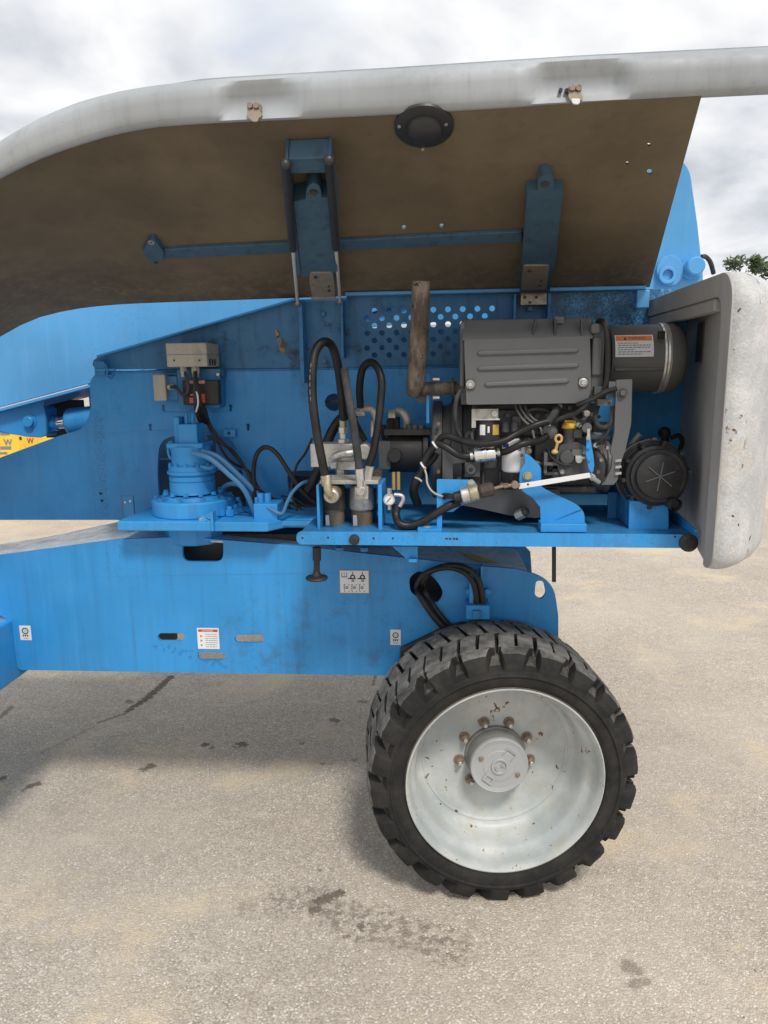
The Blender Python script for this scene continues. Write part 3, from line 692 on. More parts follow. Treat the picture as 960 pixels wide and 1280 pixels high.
# ================================================================== TURNTABLE
DP = 2.50
def keyhole(x, y): return fillet([(x - 2.6, y - 3, 2), (x, y - 5, 2.5), (x + 2.6, y - 3, 2), (x + 1.2, y + .5), (x + 1.8, y + 3, 1.5), (x, y + 5, 1.5), (x - 1.8, y + 3, 1.5), (x - 1.2, y + .5)], 3)
p = MB()
out = fillet([(-195, 645), (0, 572), (72, 545.5), (103, 536, 8), (113.5, 516, 12), (112, 476, 8), (120, 466.5), (400, 460), (862, 448), (862, 664), (250, 664), (146, 650), (-190, 650)], 5)
p.plate(T, DP, .012, [out, fillet([(200, 646), (197, 590), (199, 546, 26), (252, 544), (291, 545, 22), (303, 592), (309, 646)], 6), keyhole(188, 534), keyhole(205, 510), keyhole(288, 510), keyhole(310, 534),
                      ell(417, 503, 11), fillet([(363, 646), (359, 594, 4), (364, 589, 3), (424, 588), (424, 646)], 3), ell(254, 529, 3, 7)], 'blue')
plate = p.build('turntable_side_plate', LIFT, bevel=.002, label='big blue turntable side plate behind the machinery')
zc = T.uv(400, 458, DP)[1]; bb = R(6)
TU = Frame(T.loc(0, DP - .004, zc), T.X, T.Y * math.cos(bb) + T.Z * math.sin(bb), T.Z * math.cos(bb) - T.Y * math.sin(bb))
rust = fillet([(344, 411, 2), (349, 414, 2), (351, 426, 2), (357, 433, 3), (355, 444, 3), (350, 440, 2), (348, 428, 2), (345, 420, 2)], 3)
p = MB(); XA, XB = 446.0, 636.0; YT, YB = 383.6, 453.0      # vent field between XA and XB
def sl(x, y): return y - .021 * (x - 468)
p.plate(TU, 0, .008, [[(120, 462), (115.5, 456), (117, 450), (123, 446), (370, 374.5), (430, 371.5), (XA, 371), (XA, 458.4), (400, 459.5)]], 'blue_shaded')
p.plate(TU, 0, .008, [[(XB, 366.2), (687, 364.5), (687, 452.5), (XB, 454)]], 'blue_shaded')
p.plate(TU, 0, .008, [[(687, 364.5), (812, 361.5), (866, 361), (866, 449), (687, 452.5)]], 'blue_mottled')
p.plate(TU, 0, .008, [[(XA, 371), (XB, 366.2), (XB, sl(XB, YT)), (XA, sl(XA, YT))]], 'blue_shaded')
def cell(x0, x1, y0, y1, h):
    """one square of the vent field, front and back, with a round hole"""
    q = [(x0, sl(x0, y0)), (x1, sl(x1, y0)), (x1, sl(x1, y1)), (x0, sl(x0, y1))]
    if h is None: p.plate(TU, 0, .008, [q], 'blue_shaded'); return
    hl_ = ell(h[0], sl(*h), 3.7, 3.7, 12); lp = [[TU.uv(x, y, 0) for x, y in l_] for l_ in (q, hl_)]
    ts = tessellate_polygon([[Vector((a_, b_, 0)) for a_, b_ in l_] for l_ in lp]); fl = lp[0] + lp[1]; nv = len(fl)
    vv_ = [TU.loc(a_, 0, b_) for a_, b_ in fl] + [TU.loc(a_, .008, b_) for a_, b_ in fl]
    p.add(vv_, [list(t_) for t_ in ts] + [[i + nv for i in t_] for t_ in ts] + [[4 + i, 4 + (i + 1) % 12, nv + 4 + (i + 1) % 12, nv + 4 + i] for i in range(12)], 'blue_shaded')
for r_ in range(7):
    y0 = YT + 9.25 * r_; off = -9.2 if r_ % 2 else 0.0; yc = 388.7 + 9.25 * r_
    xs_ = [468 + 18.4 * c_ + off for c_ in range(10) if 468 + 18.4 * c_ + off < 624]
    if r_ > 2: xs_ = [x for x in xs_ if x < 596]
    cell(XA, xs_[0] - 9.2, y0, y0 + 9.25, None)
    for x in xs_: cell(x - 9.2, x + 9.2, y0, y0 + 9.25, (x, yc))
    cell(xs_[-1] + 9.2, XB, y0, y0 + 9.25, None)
p.plate(TU, 0, .008, [[(XA, sl(XA, YT + 64.75)), (XB, sl(XB, YT + 64.75)), (XB, 454), (XA, 458.4)]], 'blue_shaded')
upper = p.build('perforated_upper_plate', LIFT, label='grimy blue upper plate with painted hood shade and rows of round vent holes')
p = MB(); p.plate(TU, -.0015, .003, [rust], 'rustpatch'); p.build('rust_patch', upper, label='bare rusty patch of flaked paint')
p = MB(); p.plate(TU, -.05, .05, [[(121, 447), (370, 375), (371, 372), (120, 444.5)]], 'blue'); p.build('sloping_edge_flange', upper, bevel=.001)
# top flange and its turned down end
zf = T.uv(620, 364.5, 2.45)[1]
p = MB(); u0, u1 = T.uv(431, 370, 2.42)[0], T.uv(808, 362, 2.42)[0]
p.box(T, u0, u1, 2.42, 2.53, zf - .006, zf + .006, 'blue_boom')
p.boxpx(T, 796, 362.5, 812, 385, 2.415, .012, 'blue_boom'); p.build('hood_flange', LIFT, bevel=.003)
for x, w, y1 in ((374, 5, 479), (426, 3, 447), (642, 3, 404), (684.5, 4, 404)):
    p = MB(); y0 = 373 - .026 * (x - 430); p.boxpx(T, x, y0, x + w, y1, 2.425, .075, 'blue_dirty'); p.build('hinge_rib', upper, bevel=.0015)
for x, y in ((404.5, 392.5), (405.5, 452)): MB().hexa(T.p(x, y, 2.474), -T.Y, .009, .0085, 'blue_dirty').build('bolt', upper)
# toggle catch at the left corner
p = MB(); p.boxpx(T, 118, 452, 131, 469, 2.455, .045, 'blue_dirty'); p.tube([T.p(131, 455, 2.45), T.p(134, 462, 2.45), T.p(134, 470, 2.45), T.p(139, 473, 2.45), T.p(143, 468, 2.46)], .004, 'blue_dirty', 8); p.boxpx(T, 119, 461, 143, 463.5, 2.45, .01, 'blue'); p.build('corner_catch', LIFT, bevel=.002)
# inside structure seen through the openings
p = MB()
p.box(T, T.uv(150, 600, 2.8)[0], T.uv(262, 600, 2.8)[0], 2.8, 2.812, T.uv(200, 680, 2.8)[1], T.uv(200, 470, 2.8)[1], 'slate')  # slate instead of blue puts the inside shade into the colour
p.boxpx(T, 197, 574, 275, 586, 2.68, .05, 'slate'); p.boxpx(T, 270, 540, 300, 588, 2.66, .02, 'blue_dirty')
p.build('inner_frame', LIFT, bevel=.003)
p = MB(); p.boxpx(T, 262, 588, 312, 650, 2.72, .012, 'ink'); p.build('dark_backing', LIFT)  # added black sheet, painted darkness at the right of the arch
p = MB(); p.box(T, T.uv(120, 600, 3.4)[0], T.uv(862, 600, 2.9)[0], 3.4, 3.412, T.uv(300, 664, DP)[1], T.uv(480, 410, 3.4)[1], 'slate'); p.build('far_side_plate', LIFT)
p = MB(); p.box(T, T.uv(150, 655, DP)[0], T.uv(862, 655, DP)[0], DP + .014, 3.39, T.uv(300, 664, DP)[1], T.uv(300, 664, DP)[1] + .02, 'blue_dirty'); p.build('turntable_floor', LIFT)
cen = C.loc(C.uv(330, 680, 2.9)[0], 2.82, 0); zdeck = C.uv(300, 676, DC)[1]
p = MB(); p.cyl(Vector((cen.x, cen.y, zdeck - .02)), (0, 0, 1), T.uv(300, 664, DP)[1] - zdeck + .02, .40, 'black', 48); p.build('slewing_ring', LIFT)
# keep the plate's small fittings
p = MB(); p.boxpx(T, 152, 620, 167, 646, 2.36, .008, 'blue_dirty'); 
for x, y in ((156, 628), (162.5, 626.5)): p.cyl(T.p(x, y, 2.3585), T.Y, .004, .004, 'steel', 10)
p.build('bracket_tab', LIFT, bevel=.0015)
p = MB(); p.boxpx(T, 279, 537, 294, 546, DP - .02, .02, 'blue'); p.cyl(T.p(286, 541.5, DP - .0215), T.Y, .01, .006, 'black', 12); p.build('mounting_block', LIFT, bevel=.0015)
for x, y in ((125.5, 617), (127, 626)): MB().cyl(T.p(x, y, DP - .003), T.Y, .004, .005, 'black', 10).build('plug', plate)
p = MB(); p.boxpx(T, 394, 500.5, 424, 504, DP + .03, .01, 'black'); p.build('inner_rod', LIFT)

# ---- swing motor on its base plate
def zp(px, py, d): return T.uv(px, py, d)[1]
zt = zp(220, 652, 2.20)
H = Frame((0, 0, 0), T.X, Vector((0, 0, -1)), T.Y)      # horizontal plates: loops are (u, depth)
def hplate(b, pts, ztop, th, mat): return b.plate(H, -ztop, th, [fillet(pts)], mat, px=False)
m_ = MB(); ua, ub, uc, ud = [T.uv(x, 655, 2.2)[0] for x in (146, 264, 334, 352)]
hplate(m_, [(ua, 2.20), (ub, 2.20), (ub, DP - .002), (ua, DP - .002)], zt, .032, 'blue')
m_.build('swing_drive_plate', LIFT, bevel=.004)
m_ = MB(); hplate(m_, [(ub + .003, 2.205), (uc, 2.205), (ud, 2.27), (T.uv(400, 655, 2.3)[0], 2.27), (T.uv(400, 655, 2.3)[0], DP - .002), (ub + .003, DP - .002)], zt - .002, .03, 'blue')
m_.build('valve_shelf', LIFT, bevel=.004)
m_ = MB(); m_.boxpx(T, 345, 651, 404, 657.5, 2.255, .012, 'blue'); m_.build('shelf_lip', LIFT, bevel=.002)
MX = T.loc(T.uv(243, 640, 2.36)[0], 2.36, zt)
k = T.k(243, 620, 2.36); k0 = k
m_ = MB()
m_.lathe(MX, (0, 0, 1), [(0, 0), (0, 48 * k), (.004, 49 * k), (17 * k, 49 * k), (19 * k, 47 * k), (19 * k, 38 * k), (23 * k, 37 * k), (23 * k, 0)], 'blue', 48)
gm = m_.build('swing_gearbox', LIFT, label='blue hydraulic swing motor and gearbox standing on its plate')
m_ = MB(); Z0 = MX + Vector((0, 0, 25 * k))
m_.lathe(Z0, (0, 0, 1), [(0, 0), (0, 28 * k), (2 * k, 27 * k), (14 * k, 27 * k), (15 * k, 25.8 * k), (16 * k, 27 * k), (21 * k, 27 * k), (22 * k, 25.8 * k), (23 * k, 27 * k), (33 * k, 27 * k), (34 * k, 25.8 * k), (34 * k, 23 * k), (36 * k, 23 * k), (50 * k, 23 * k), (52 * k, 24 * k), (56 * k, 24 * k), (57 * k, 23 * k), (57 * k, 0)], 'blue', 40)
for i in range(12):
    a = i * math.pi / 6; m_.hexa(Z0 + Vector((math.cos(a) * 33 * k, math.sin(a) * 33 * k, -1 * k)), (0, 0, 1), 4 * k, 3 * k, 'blue')
    m_.hexa(Z0 + Vector((math.cos(a) * 25.5 * k, math.sin(a) * 25.5 * k, 33 * k)), (0, 0, 1), 3.5 * k, 2 * k, 'blue')
m_.build('motor_barrel', gm)
m_ = MB(); Z1 = Z0 + Vector((0, 0, 57 * k)); Z1u = Z1.dot(T.X); Z1d = Z1.dot(T.Y)
m_.box(T, Z1u - 9 * k, Z1u + 14 * k, Z1d - 14 * k, Z1d + 14 * k, Z1.z, Z1.z + 26 * k, 'blue')
m_.box(T, Z1u - 16 * k, Z1u - 9.3 * k, Z1d - 8 * k, Z1d + 12 * k, Z1.z, Z1.z + 34 * k, 'blue')
m_.box(T, Z1u - 22 * k, Z1u + 22 * k, Z1d - 20 * k, Z1d + 20 * k, Z1.z - 2 * k, Z1.z + 4 * k, 'blue')
m_.build('motor_head', gm, bevel=.003)
for dx in (-3, 5):
    m_ = MB(); q = T.loc(Z1u + dx * k, Z1d, Z1.z + 25 * k); m_.cyl(q, (0, 0, 1), 9 * k, 2.6 * k, 'blue', 14); m_.lathe(q + Vector((0, 0, 9 * k)), (0, 0, 1), [(0, 2.4 * k), (4 * k, 1.4 * k), (6 * k, 0)], 'blue', 14); m_.build('bleed_port', gm)
m_ = MB(); q = T.p(214, 563, 2.33); m_.tube([q + T.X * (4 * k * math.cos(a)) + Vector((0, 0, 10 * k * math.sin(a))) for a in [i * math.pi / 8 - 1.57 for i in range(17)]], .004, 'blue', 8, cap=False); m_.build('lifting_eye', gm)
m_ = MB()
for x, y in ((258, 650), (264, 644), (262, 652)): m_.hexa(T.p(x, y, 2.225), -T.Y, .02, .011, 'blue')
m_.boxpx(T, 263, 640, 266.5, 664, 2.192, .03, 'blue'); m_.boxpx(T, 249, 648, 262, 654, 2.215, .03, 'alu'); m_.build('drive_fitting', gm, bevel=.002)
m_ = MB(); q = MX + Vector((0, 0, -.033)); zz = zp(243, 682, 2.28)
m_.lathe(Vector((q.x, q.y, zz)), (0, 0, 1), [(0, 0), (0, 33 * k), (.006, 35 * k), (q.z - zz, 36 * k)], 'blue', 12, smooth=False); m_.build('pinion_housing', gm)
# row of bolts / manifold by the motor
for i, (x, y) in enumerate(((276, 640), (284, 634), (291, 630), (297, 626), (287, 643), (294, 639), (300, 634))):
    m_ = MB(); q = T.p(x, y, 2.30 + .035 * (i % 4)); m_.hexa(Vector((q.x, q.y, zt)), (0, 0, 1), max(.02, q.z - zt), .014, 'blue'); m_.cyl(Vector((q.x, q.y, max(q.z, zt + .02))), (0, 0, 1), .012, .009, 'blue', 12); m_.build('manifold_fitting', gm)
m_ = MB(); m_.boxpx(T, 317, 630, 347, 652, 2.25, .09, 'blue'); m_.boxpx(T, 318, 622, 322, 632, 2.27, .03, 'blue_dirty')
vb = m_.build('relief_valve_block', LIFT, bevel=.003)
for x in (326, 335): MB().cyl(Vector((T.p(x, 630, 2.29).x, T.p(x, 630, 2.29).y, T.p(x, 630, 2.29).z)), (0, 0, 1), .036, .0115, 'blue', 16).build('valve_cartridge', vb)

# ---- hoses and cables left of the engine
def cable(name, pts, r, mat='hose', fr=T): return MB().tube([fr.p(*q) for q in pts], r, mat, 9).build(name, LIFT)
cable('blue_hose', [(240, 566, 2.27), (262, 573, 2.25), (285, 592, 2.25), (305, 612, 2.26), (318, 640, 2.29)], .0085, 'cable_blue')
cable('blue_hose', [(252, 564, 2.28), (272, 571, 2.27), (296, 592, 2.28), (316, 612, 2.30), (330, 628, 2.33)], .0085, 'cable_blue')
cable('blue_hose', [(272, 618, 2.40), (284, 606, 2.36), (300, 607, 2.33), (312, 626, 2.32), (319, 646, 2.31)], .008, 'cable_blue')
cable('wiring_loom', [(245, 480, 2.44), (248, 500, 2.43), (258, 525, 2.44), (270, 548, 2.46), (292, 565, 2.45), (306, 585, 2.40), (316, 606, 2.38), (330, 625, 2.40), (360, 640, 2.42), (400, 656, 2.42)], .0055, 'cable')
cable('wiring_loom', [(249, 485, 2.45), (256, 512, 2.44), (268, 540, 2.46), (296, 572, 2.46), (310, 592, 2.42), (324, 612, 2.42), (350, 628, 2.44), (385, 648, 2.44), (410, 655, 2.44)], .005, 'cable')
cable('wiring_loom', [(252, 490, 2.46), (262, 530, 2.47), (276, 560, 2.47), (290, 578, 2.46), (312, 590, 2.44), (330, 618, 2.44), (368, 630, 2.46)], .0045, 'hose')
cable('hydraulic_line', [(319, 640, 2.30), (318, 615, 2.30), (317, 585, 2.30), (322, 566, 2.29), (333, 559, 2.28), (346, 567, 2.28), (360, 588, 2.28), (377, 613, 2.29), (394, 628, 2.30)], .0075, 'hose')
cable('hydraulic_line', [(325, 632, 2.27), (338, 636, 2.25), (352, 642, 2.24), (359, 628, 2.24), (366, 615, 2.25), (378, 604, 2.27), (392, 600, 2.30)], .006, 'cable_blue')
cable('thin_cable', [(390, 548, 2.44), (382, 566, 2.42), (372, 580, 2.40), (367, 596, 2.40), (364, 616, 2.40), (372, 640, 2.40)], .0042, 'cable')
cable('thin_cable', [(420, 560, 2.36), (404, 578, 2.36), (390, 596, 2.36), (383, 610, 2.36), (388, 622, 2.36), (402, 630, 2.35)], .006, 'hose')
for i in range(7):
    y = 628 + i * 4.2
    cable('thin_cable', [(352 + i * 3, y - 8, 2.46), (368 + i, y - 3 + random.uniform(-3, 3), 2.44), (384, y + 2 + random.uniform(-3, 3), 2.42), (412, y + random.uniform(-2, 4), 2.44)], random.choice((.0035, .0045, .0055)), random.choice(('cable', 'hose', 'cable')))
p = MB(); p.boxpx(T, 366, 595, 424, 650, 2.62, .012, 'black'); p.build('dark_backing', LIFT)  # black sheet behind the dark opening

# ---- electrical boxes on the plate
b = MB(); b.plate(T, 2.44, .058, [fillet([(221, 462), (275, 461), (276, 510, 6), (224, 512, 3)])], 'blue_dirty'); b.build('box_backplate', LIFT, bevel=.002)
b = MB(); b.boxpx(T, 207.5, 428.5, 258.5, 458.5, 2.345, .13, 'box_gray'); jb = b.build('junction_box', LIFT, bevel=.004, label='grey beige junction box on the side plate')
b = MB(); b.boxpx(T, 207.2, 442.8, 258.8, 443.6, 2.3435, .13, 'inkgray'); b.build('lid_seam', jb)
for x, y in ((217.5, 450.5), (249, 450.5)): MB().cyl(T.p(x, y, 2.343), T.Y, .004, .0032, 'ink', 10).build('screw', jb)
for i in range(3):
    u1 = T.uv(258.5, 445, 2.345)[0]; z = T.uv(258.5, 452, 2.345)[1]; b = MB(); b.box(T, u1 - .002, u1 + .0015, 2.365 + i * .026, 2.378 + i * .026, z - .012, z + .010, 'black'); b.build('knockout', jb)
for x, w in ((229, 8), (244, 10)):
    b = MB(); q = T.p(x, 458.5, 2.40); b.hexa(q + Vector((0, 0, -.022)), (0, 0, 1), .022, w * .00145, 'box_gray'); b.cyl(q + Vector((0, 0, -.034)), (0, 0, 1), .014, w * .0011, 'box_gray', 14); b.build('cable_gland', jb)
b = MB(); b.boxpx(T, 191.5, 468, 207, 501, 2.425, .07, 'box_gray'); sb_ = b.build('relay_box', LIFT, bevel=.003, label='narrow grey beige relay box beside the black controller')
b = MB(); b.boxpx(T, 207.6, 470, 222, 500, 2.445, .05, 'blue_dirty'); b.build('relay_box_side', sb_, bevel=.003)
b = MB(); q = T.p(210, 484, 2.43); b.hexa(q, T.X, .022, .0095, 'box_gray'); b.build('cable_gland', sb_)
b = MB(); b.boxpx(T, 228, 475, 273, 506, 2.405, .035, 'black'); ctl = b.build('black_controller', LIFT, bevel=.004, label='black control module with red and white stickers')
for x0, y0, x1, y1, mt in ((235, 475.5, 243, 479.5, 'redpale'), (248.5, 475.5, 256, 479.5, 'redpale'), (237, 497, 246, 504, 'red'), (252, 492, 256.5, 504, 'red'), (238, 492.5, 243, 494.5, 'redpale')):
    s = sticker('sticker', T, 2.405, x0, y0, x1, y1, ctl, base=mt); lines(s, .08, .92, .2, .75, 3, 'paper'); fin(s)
cable('thin_cable', [(230, 463, 2.40), (234, 475, 2.385), (235, 488, 2.38), (230, 494, 2.385), (224, 489, 2.39), (220, 484, 2.40), (214, 484, 2.42)], .0058, 'cable')
for i in range(6):
    o = (i - 2.5) * 1.4
    cable('thin_cable', [(244 + o * .4, 464, 2.39), (244.5 + o * .5, 478, 2.375), (246 + o, 494, 2.37), (249 + o * 1.4, 512, 2.39), (255 + o * 1.5, 530, 2.43)], .0034, random.choice(('cable', 'hose', 'hose')))
MB().tube([T.p(245, 488, 2.37), T.p(247, 495, 2.366), T.p(247.5, 505, 2.37), T.p(245, 515, 2.38)], .003, 'paper', 8).build('white_wire', LIFT)
p = MB(); p.boxpx(T, 274, 461, 279, 471, 2.46, .04, 'blue_dirty'); p.hexa(T.p(273, 468, 2.44), -T.Y, .008, .006, 'steel'); p.build('bracket_tab', LIFT, bevel=.001)

# ================================================================== ENGINE TRAY
DT = 1.95
ztr = T.uv(620, 666.5, DT)[1]; zbr = T.uv(620, 683, DT)[1]
ul, ur = T.uv(370.5, 672, DT)[0], T.uv(873, 678, DT)[0]
t = MB()
lip = fillet([(ul, zbr, .016), (ur, zbr, .02), (ur, ztr, .006), (ul, ztr, .016)], 4)
t.plate(T, DT, .008, [lip], 'blue', px=False)
t.box(T, ul + .01, ur - .002, DT + .0081, 2.42, ztr - .012, ztr - .004, 'blue_dirty')
tray = t.build('engine_tray', LIFT, bevel=.0025, label='bright blue engine tray edge')
t = MB(); t.add([T.loc(ur - .01, DT + .009, ztr - .003), T.loc(ur - .01, DT + .009, ztr + .012), T.loc(ur - .01, 2.36, ztr + .045), T.loc(ur - .01, 2.36, ztr - .003), T.loc(ur - .002, DT + .009, ztr - .003), T.loc(ur - .002, DT + .009, ztr + .012), T.loc(ur - .002, 2.36, ztr + .045), T.loc(ur - .002, 2.36, ztr - .003)],
      [[0, 1, 2, 3], [4, 5, 6, 7], [0, 1, 5, 4], [1, 2, 6, 5], [2, 3, 7, 6], [3, 0, 4, 7]], 'blue'); t.build('tray_end_wall', tray, bevel=.001)
for x, y, r_ in ((443, 674, .0145), (860, 678, .0245)): 
    q = T.p(x, y, DT); MB().lathe(q, -T.Y, [(0, r_), (.008, r_), (.012, r_ * .8), (.014, r_ * .4), (.0135, 0)], 'black', 24).build('rubber_stop' if x > 500 else 'tray_pivot_bolt', tray)
for x, y in ((378, 672.5), (467, 673), (491, 673), (844, 671), (571, 674), (410, 672)): MB().cyl(T.p(x, y, DT - .0006), T.Y, .003, .0032, 'black', 10).build('screw_hole', tray)
s = MB()
for i, (x, w) in enumerate(((556.5, 3.5), (561, 3), (566, 3), (569.8, 3))): s.boxpx(T, x, 672.3, x + w, 674.6, DT - .0005, .001, 'ink')
s.build('stencil_mark', tray)
t = MB(); t.plate(T, DT + .05, .008, [[(490, 683), (522, 683), (522, 702), (512, 702)]], 'blue'); t.boxpx(T, 511, 699, 521, 703, DT + .03, .05, 'blue'); t.build('tray_gusset', tray, bevel=.001)
for x in (424, 455): t = MB(); q = T.p(x, 684, DT + .06); t.hexa(q + Vector((0, 0, -.012)), (0, 0, 1), .012, .012, 'blue_dirty'); t.build('nut', tray)
t = MB(); P0 = T.p(396, 684, DT + .06); P1 = T.p(396, 715, DT + .06)
t.tube([P0, T.p(396, 700, DT + .06)], .0125, 'black', 14); t.tube([T.p(396, 699, DT + .06), T.p(396, 713, DT + .06)], .009, 'black', 12)
t.lathe(T.p(396, 724, DT + .06), (0, 0, 1), [(0, 0), (0, .031), (.004, .033), (.008, .031), (.012, .014), (.026, .009)], 'black', 24)
t.build('drain_plunger', LIFT, label='black T shaped plunger hanging under the tray')
t = MB(); t.tube([T.p(692.5, 684, DT + .1), T.p(692.5, 727, DT + .1)], .0062, 'black', 10); t.build('hanging_rod', LIFT)

# ---- filters in their frame
f = MB(); FD = 2.03
f.boxpx(T, 396, 606, 399.5, 666, FD - .02, .14, 'blue'); f.boxpx(T, 472.5, 606, 477.5, 666, FD - .02, .14, 'blue')
f.boxpx(T, 399.5, 600.5, 473, 605.5, FD - .01, .12, 'alu'); f.boxpx(T, 401, 610, 471, 664, FD + .13, .006, 'blue_dirty')
ff = f.build('filter_frame', LIFT, bevel=.002)
for (x, w, headm, lb) in ((418.5, 29, 'brown', 'oily brown hydraulic filter'), (453, 30, 'alu', 'silver hydraulic filter')):
    q0 = T.p(x, 664, FD + .055); kk = T.k(x, 640, FD + .055); r_ = w / 2 * kk
    f = MB(); f.lathe(q0, (0, 0, 1), [(0, 0), (0, r_ * .84), (24 * kk, r_ * .88), (26 * kk, r_ * .86), (27 * kk, r_ * .92), (29 * kk, r_ * .92)], 'oilbowl', 28)
    hf = f.build('hydraulic_filter', LIFT, label=lb)
    f = MB(); f.lathe(q0 + Vector((0, 0, 29 * kk)), (0, 0, 1), [(0, r_), (2 * kk, r_ * 1.04), (20 * kk, r_ * 1.0), (27 * kk, r_ * .96), (29 * kk, r_ * .85), (29 * kk, 0)], headm, 28); f.build('filter_head', hf)
    f = MB(); s0 = x - 13
    f.boxpx(T, s0 + 1.5, 644, s0 + 6.5, 658, FD + .055 - r_ * .80, .004, 'paper'); f.build('sticker', hf)
# fittings on the filter heads
f = MB(); f.cyl(T.p(414, 620, 1.975), T.Y, .06, .022, 'brass', 20); f.tube([T.p(409, 595, 1.985), T.p(410, 612, 1.975), T.p(415, 621, 1.985)], .0125, 'brass', 12); f.lathe(T.p(415, 620, 1.973), T.Y, [(0, .013), (.003, .018), (.01, .018)], 'steel', 20); f.build('elbow_fitting', LIFT)
f = MB(); f.hexa(T.p(451, 614, 1.972), T.Y, .05, .016, 'steel'); f.lathe(T.p(451, 614, 1.972), -T.Y, [(0, .0125), (.006, .011), (.006, 0)], 'steel', 16); f.boxpx(T, 443.5, 609, 460, 624, 1.992, .02, 'alu'); f.tube([T.p(449.5, 588, 1.985), T.p(450, 604, 1.98), T.p(451, 613, 1.98)], .0105, 'steel', 12); f.build('elbow_fitting', LIFT, bevel=.001)
for (x, y, x2, y2, r_, mt, d) in ((406.5, 594, 408.5, 607, .0145, 'brass', 1.985), (449.5, 586, 450.5, 601, .0135, 'steel', 1.985), (462.5, 583, 459, 602, .0135, 'steel', 2.04)):
    f = MB(); f.tube([T.p(x, y, d), T.p(x2, y2, d)], r_, mt, 8, smooth_path=False); f.build('hose_ferrule', LIFT)
g_ = MB(); GP = T.p(486.5, 624.5, 2.02); g_.cyl(GP, T.Y, .02, .017, 'steel', 24); g_.lathe(GP, -T.Y, [(0, .0165), (.003, .0165), (.003, .0135)], 'steel', 24); g_.lathe(GP - T.Y * .001, -T.Y, [(0, .0136), (0.0005, 0)], 'paper', 20)
g_.hexa(GP + T.Y * .004 + Vector((0, 0, .016)), (0, 0, 1), .016, .007, 'steel'); g_.hexa(GP + T.Y * .004 - Vector((0, 0, .03)), (0, 0, 1), .014, .006, 'steel'); g_.tube([GP + T.X * .015 + Vector((0, 0, .015)), GP + T.X * .035 + Vector((0, 0, .012)), GP + T.X * .04, GP + T.X * .03 - Vector((0, 0, .02))], .006, 'steel', 8)
gg = g_.build('pressure_gauge', LIFT, label='small round pressure gauge with white face')
g_ = MB(); g_.tube([GP - T.Y * .0035 - T.X * .006 - T.Z * .006, GP - T.Y * .0035 + T.X * .005 + T.Z * .007], .0009, 'ink', 6); g_.build('needle', gg)

# ---- hydraulic valve block (silver) with big black loop hoses
v = MB(); v.boxpx(T, 388, 555, 449, 584, 2.18, .12, 'alu'); v.boxpx(T, 421, 577, 445, 588, 2.17, .06, 'alu'); v.boxpx(T, 413, 573, 421, 586, 2.165, .02, 'alu')
v.cyl(T.p(455, 565, 2.16), T.Y, .06, .024, 'alu', 20)
vv = v.build('valve_manifold', LIFT, bevel=.005, label='silver cast valve manifold under the black loop hoses')
v = MB(); v.tube([T.p(415, 575, 2.175), T.p(420, 570, 2.155), T.p(430, 567, 2.15), T.p(440, 566, 2.155), T.p(441, 562, 2.175)], .0125, 'steel', 12); v.build('elbow_tube', vv)
v = MB(); v.hexa(T.p(428, 596, 2.2), (0, 0, 1), .03, .022, 'steel'); v.hexa(T.p(428, 603, 2.2), (0, 0, 1), .016, .018, 'steel'); v.build('hex_union', vv)
v = MB(); q = T.p(429, 555, 2.22); v.hexa(q, (0, 0, 1), .016, .020, 'steel'); v.cyl(q + Vector((0, 0, .016)), (0, 0, 1), .02, .012, 'steel', 16); v.hexa(q + Vector((0, 0, .034)), (0, 0, 1), .018, .015, 'steel'); v.cyl(q + Vector((0, 0, .05)), (0, 0, 1), .03, .011, 'brass', 16); v.build('hex_union', vv)
def hose(pts, r, mat='hose'): return MB().tube([T.p(*q) for q in pts], r, mat, 14).build('hydraulic_hose', LIFT)
hose([(407.5, 598, 1.985), (403, 578, 1.98), (396, 540, 1.98), (391, 500, 1.99), (390.5, 465, 2.0), (394, 440, 2.02), (404, 427.5, 2.04), (415, 433, 2.08), (422, 456, 2.12), (426, 485, 2.17), (429, 524, 2.22)], .0125)
hose([(449.5, 590, 1.985), (446, 560, 1.985), (440, 520, 1.99), (434, 485, 2.02), (430.5, 462, 2.06)], .0115, 'cable')
hose([(458, 588, 2.05), (466, 566, 2.05), (472, 535, 2.06), (476, 500, 2.07), (477, 475, 2.08), (471, 458, 2.10), (462, 453, 2.12), (453, 462, 2.15), (449.5, 485, 2.18), (450.5, 508, 2.22)], .0112)
hose([(384, 612, 2.30), (394, 596, 2.28), (404, 572, 2.27), (411, 548, 2.27), (422, 528, 2.28), (434, 518, 2.30), (446, 516, 2.32)], .016)
hose([(437, 500, 2.08), (441, 520, 2.14), (448, 536, 2.2), (456, 550, 2.22)], .010)
for pts, r_ in (([(446, 516, 2.26), (452, 512, 2.25), (462, 511, 2.24), (469, 518, 2.24), (471, 530, 2.24), (470, 540, 2.25)], .0125), ([(490, 519, 2.28), (497, 514, 2.27), (505, 517, 2.26), (509, 526, 2.26), (508, 540, 2.27)], .0135)):
    MB().tube([T.p(*q) for q in pts], r_, 'alu', 12).build('metal_elbow', LIFT)
for x, y, x2, y2, r_ in ((469, 526, 468, 546, .0155), (447, 516, 456, 515, .0145), (486, 518, 494, 518, .014)):
    MB().tube([T.p(x, y, 2.25), T.p(x2, y2, 2.25)], r_, 'steel', 6, smooth_path=False).build('hose_nut', LIFT)
for x, y, w, h_ in ((483, 524, 9, 26), (492, 522, 7, 26), (476, 532, 5, 16)):
    MB().boxpx(T, x, y, x + w, y + h_, 2.3, .05, 'brown').build('pump_port', LIFT, bevel=.003)

